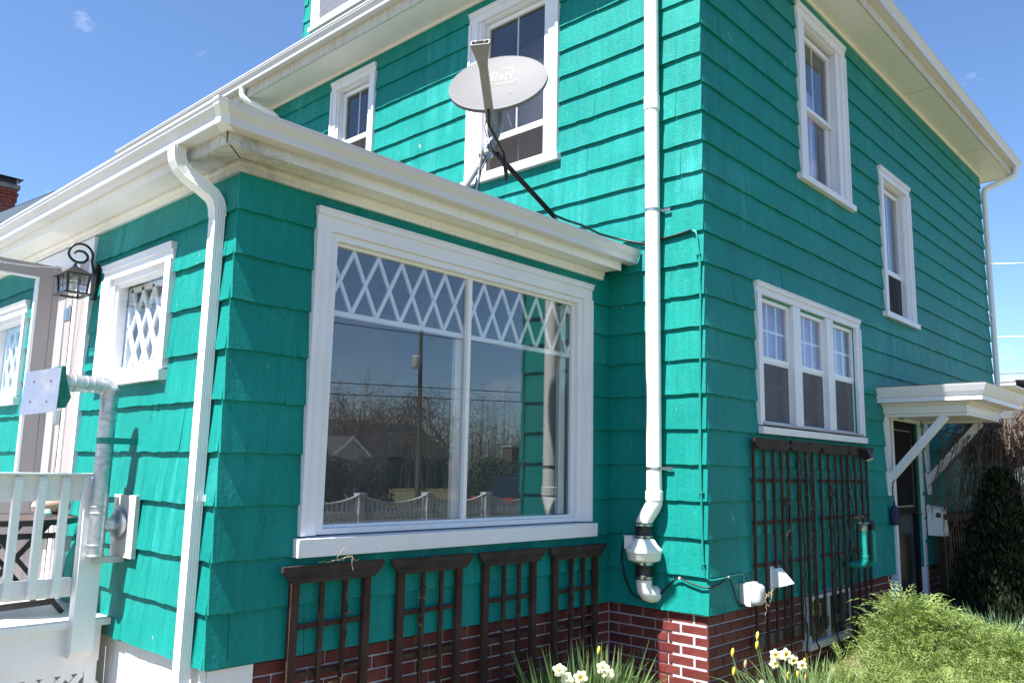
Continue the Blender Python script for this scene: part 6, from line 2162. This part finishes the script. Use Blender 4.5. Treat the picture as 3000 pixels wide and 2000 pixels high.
# ---- what the picture window mirrors: fence, car, garage, pole, hedges, trees
YF_ = -6.2
pf_ = thing("picket_fence", (3.6, YF_, GZ), "white picket fence with dipping top, mirrored in the picture window", "fence")
for px_ in (0.05, 1.51, 2.97, 4.43, 5.89, 7.35):
    part("post", MB().box(px_ - 0.06, px_ + 0.06, YF_ - 0.06, YF_ + 0.06, GZ, 0.52).box(px_ - 0.08, px_ + 0.08, YF_ - 0.08, YF_ + 0.08, 0.521, 0.56), WHITE, pf_)
    if px_ > 7: break
    prev = None
    P = []
    for k in range(15):
        t = k / 14
        x = px_ + 0.07 + (1.46 - 0.14) * t
        zt_ = 0.50 - 0.12 * math.sin(math.pi * t) ** 0.8
        part("picket", MB().box(x - 0.026, x + 0.026, YF_ - 0.012, YF_ + 0.012, GZ + 0.05, zt_ - 0.005), WHITE, pf_)
        P.append((x, YF_, zt_ + 0.012))
    part("top_rail", MB().sweep(P, [(-0.03, -0.012), (0.03, -0.012), (0.03, 0.012), (-0.03, 0.012)], (0, 1, 0)), WHITE, pf_)
    for z in (0.17, -0.42):
        part("rail", MB().box(px_ + 0.061, px_ + 1.399, YF_ + 0.013, YF_ + 0.04, z, z + 0.08), WHITE, pf_)

gable_house("garage", "pale sided gabled garage across the street, mirrored in the picture window", 22.4, 25.4, -38.0, -35.0, 1.56, 2.75, 'y', SIDING, WHITE, 0.15)
gable_house("dark_roofed_house", "dark roofed house across the street, mirrored in the picture window", 27.5, 41.0, -54.0, -45.0, 2.0, 4.6, 'x', ROOFD, WHITE, 0.4)
ch2 = thing("far_chimney", (32.2, -30, GZ), "brown chimney of a low house across the street, mirrored in the picture window", "chimney")
part("stack", MB().box(31.95, 32.6, -30.4, -29.6, GZ, 2.35), BARK, ch2)
part("cap", MB().box(31.9, 32.65, -30.45, -29.55, 2.355, 2.42), MORTAR, ch2)
pl_ = thing("utility_pole", (17.9, -22.0, GZ), "brown wooden utility pole with a grey transformer, mirrored in the picture window", "utility pole")
part("pole", MB().tube([(17.9, -22, GZ), (17.75, -22, 6.9)], [0.12, 0.075], 10), BARK, pl_)
part("transformer", MB().lathe([(0.0, 5.15), (0.16, 5.17), (0.18, 5.22), (0.18, 5.68), (0.15, 5.72), (0.0, 5.74)], (17.45, -21.9, 0), n=16), GREYPL, pl_)
for i, (za, zb) in enumerate(((3.6, 4.3), (4.05, 4.75), (6.5, 6.9))):
    single("street_wire", MB().tube([(-6, -22 - 0.3 * i, za - 0.5), (8, -22, za - 0.1), (17.8, -22, (za + zb) / 2), (30, -22, zb + 0.2), (48, -22 - 0.4 * i, zb + 0.6)], 0.022, 5), BLACKC,
           ("lowest street wire strung from the utility pole", "middle street wire strung from the utility pole", "highest street wire strung from the utility pole")[i], "wire", "street wires on the pole")
HEDGE = mat_leaf("dark_hedge_leaf", (0.018, 0.030, 0.010), (0.05, 0.065, 0.02), 0.1, 0.6, 4)
hd = [((12.4, -20.0), 1.4, 1.0, "rounded dark hedge bush, left of the pair before the garage"), ((13.95, -20.0), 1.35, 1.15, "rounded dark hedge bush, right of the pair before the garage"), ((14.6, -14.5), 1.15, 1.6, "broad olive hedge bush beside the dark car")]
for (x, y), h_, r_, lab in hd:
    hb = thing("hedge_bush", (x, y, GZ), lab, "bush")
    mb = MB()
    leafcloud(mb, [((x + R1.uniform(-0.5, 0.5) * r_, y + R1.uniform(-0.4, 0.4) * r_, GZ + (h_ - GZ) * R1.uniform(0.15, 0.75)), 0.5 * r_) for _ in range(12)], 5000, 0.07, R1)
    part("foliage", mb, HEDGE, hb, recalc=False, kind="stuff")
    part("stem", MB().tube([(x, y, GZ - 0.1), (x, y, GZ + 0.8)], 0.05, 6), BARK, hb)
tl_ = [((24, -46), 9.0), ((31, -58), 11.0), ((39, -50), 10.0), ((20, -40), 7.5), ((27.5, -41), 8.0), ((47, -52), 11), ((14.5, -42), 8.0), ((34, -40), 7.0)]
tl_ += [((21, -50), 9.5), ((36, -60), 11.5), ((44, -58), 11), ((29, -47), 8.5), ((52, -62), 12), ((17, -47), 9), ((25.5, -60), 12), ((33, -50), 9.5)]
tt = ["far left", "tallest", "right", "near left", "between the garage and the dark roof", "farthest right", "leftmost", "before the dark roof", "second from the left", "tall one behind the chimney", "behind the right chimney", "over the dark roof", "very last on the right", "low one at the left", "tall one behind the garage", "middle"]
for i, ((x, y), h_) in enumerate(tl_):
    tree((x, y), h_, "bare spring tree across the street, " + tt[i] + " of the row", 40 + i, 0.6, TREEL, 5, group="bare trees across the street")

# the bare woods behind the street houses read as one mass of twigs
wd = MB()
RW = np.random.default_rng(77)
for _ in range(1100):
    x, y = RW.uniform(2, 75), RW.uniform(-66, -40)
    h_ = RW.uniform(4.5, 9.0) * (0.8 + 0.25 * math.sin(x * 0.35))
    wd.tube([(x, y, GZ), (x + RW.normal() * 0.2, y, GZ + h_ * 0.55), (x + RW.normal() * 0.5, y, GZ + h_)], [0.05, 0.03, 0.01], 3, False)
    for k in range(26):
        t = RW.uniform(0.22, 1.0)
        p = Vector((x + RW.normal() * 0.25, y, GZ + h_ * t))
        d = Vector((RW.normal() * 1.3, RW.normal() * 0.6, RW.uniform(0.0, 1.1))) * h_ * 0.12 * (1.15 - t * 0.6)
        s_ = Vector((0.022, 0, 0)) if k % 2 else Vector((0.016, 0, 0.016))
        wd.add([p - s_, p + s_, p + d], [(0, 1, 2)])
        q = p + d * 0.5
        d2v = Vector((RW.normal(), RW.normal() * 0.5, RW.uniform(-0.2, 1.0))) * h_ * 0.07
        wd.add([q - s_ * 0.8, q + s_ * 0.8, q + d2v], [(0, 1, 2)])
wm_ = wd.mesh("far_woods", (0, 0, 0), False)
wm_.materials.append(mat_plain("grey_brown_twigs", (0.12, 0.095, 0.085), 0.9, var=0.3, bump=0))
o = bpy.data.objects.new("far_woods", wm_)
COL.objects.link(o)
tag(o, "bare grey brown woods behind the street, mirrored in the picture window", "woods", None, "stuff")
for (x, y, h_, lab) in ((26.5, -48, 7.2, "dark pointed spruce behind the garage, mirrored in the picture window"), (20.5, -33, 3.2, "dark pointed evergreen left of the garage, mirrored in the picture window")):
    e = thing("evergreen_tree", (x, y, GZ), lab, "tree")
    part("trunk", MB().tube([(x, y, GZ), (x, y, GZ + h_ * 0.95)], [0.14, 0.02], 6), BARK, e)
    mb = MB()
    for _ in range(1800):
        t = RW.uniform(0.05, 1)
        a, rr_ = RW.uniform(0, 6.28), h_ * 0.24 * (1 - t) * RW.uniform(0.3, 1)
        p = Vector((x + rr_ * math.cos(a), y + rr_ * math.sin(a), GZ + h_ * t))
        d1 = Vector((math.cos(a), math.sin(a), -0.4)) * 0.22
        d2v = Vector(RW.normal(size=3)).normalized() * 0.07
        mb.add([p - d1, p + d2v, p + d1, p - d2v], [(0, 1, 2, 3)])
    part("foliage", mb, CONIF, e, recalc=False, kind="stuff")

car = thing("parked_car", (14.4, -11.8, GZ), "dark parked car with red tail lights, mirrored in the picture window", "car")
CARP = mat_plain("dark_blue_car_paint", (0.012, 0.014, 0.022), 0.2, var=0.1, bump=0)
body = [(-2.15, 0.22), (-2.2, 0.55), (-2.1, 0.82), (-1.45, 0.92), (-0.95, 1.36), (0.35, 1.40), (1.0, 0.98), (1.95, 0.82), (2.15, 0.55), (2.1, 0.22)]
cx, cyy = 14.4, -12.2
part("body", MB().prism([(cx + a, cyy - 0.85, GZ + b) for a, b in body], (0, 1.7, 0)), CARP, car)
part("side_window", MB().prism([(cx + a, cyy + 0.853, GZ + b) for a, b in ((-1.3, 0.95), (-0.9, 1.30), (0.3, 1.33), (0.85, 0.98))], (0, 0.004, 0)), GLASS, car)
for a in (-1.35, 1.3):
    for s_ in (-0.80, 0.66):
        w_ = part("wheel", MB().lathe([(0.2, 0.0), (0.32, 0.01), (0.33, 0.08), (0.32, 0.16), (0.2, 0.17)], (cx + a, cyy + s_, GZ + 0.33), (0, 1, 0), 20), RUBBER, car)
RED = mat_plain("red_tail_lens", (0.55, 0.02, 0.02), 0.2, var=0.1, bump=0)
for s_ in (0.55, -0.8):
    part("tail_light", MB().box(cx - 2.21, cx - 1.95, cyy + s_, cyy + s_ + 0.31, GZ + 0.62, GZ + 0.80), RED, car)
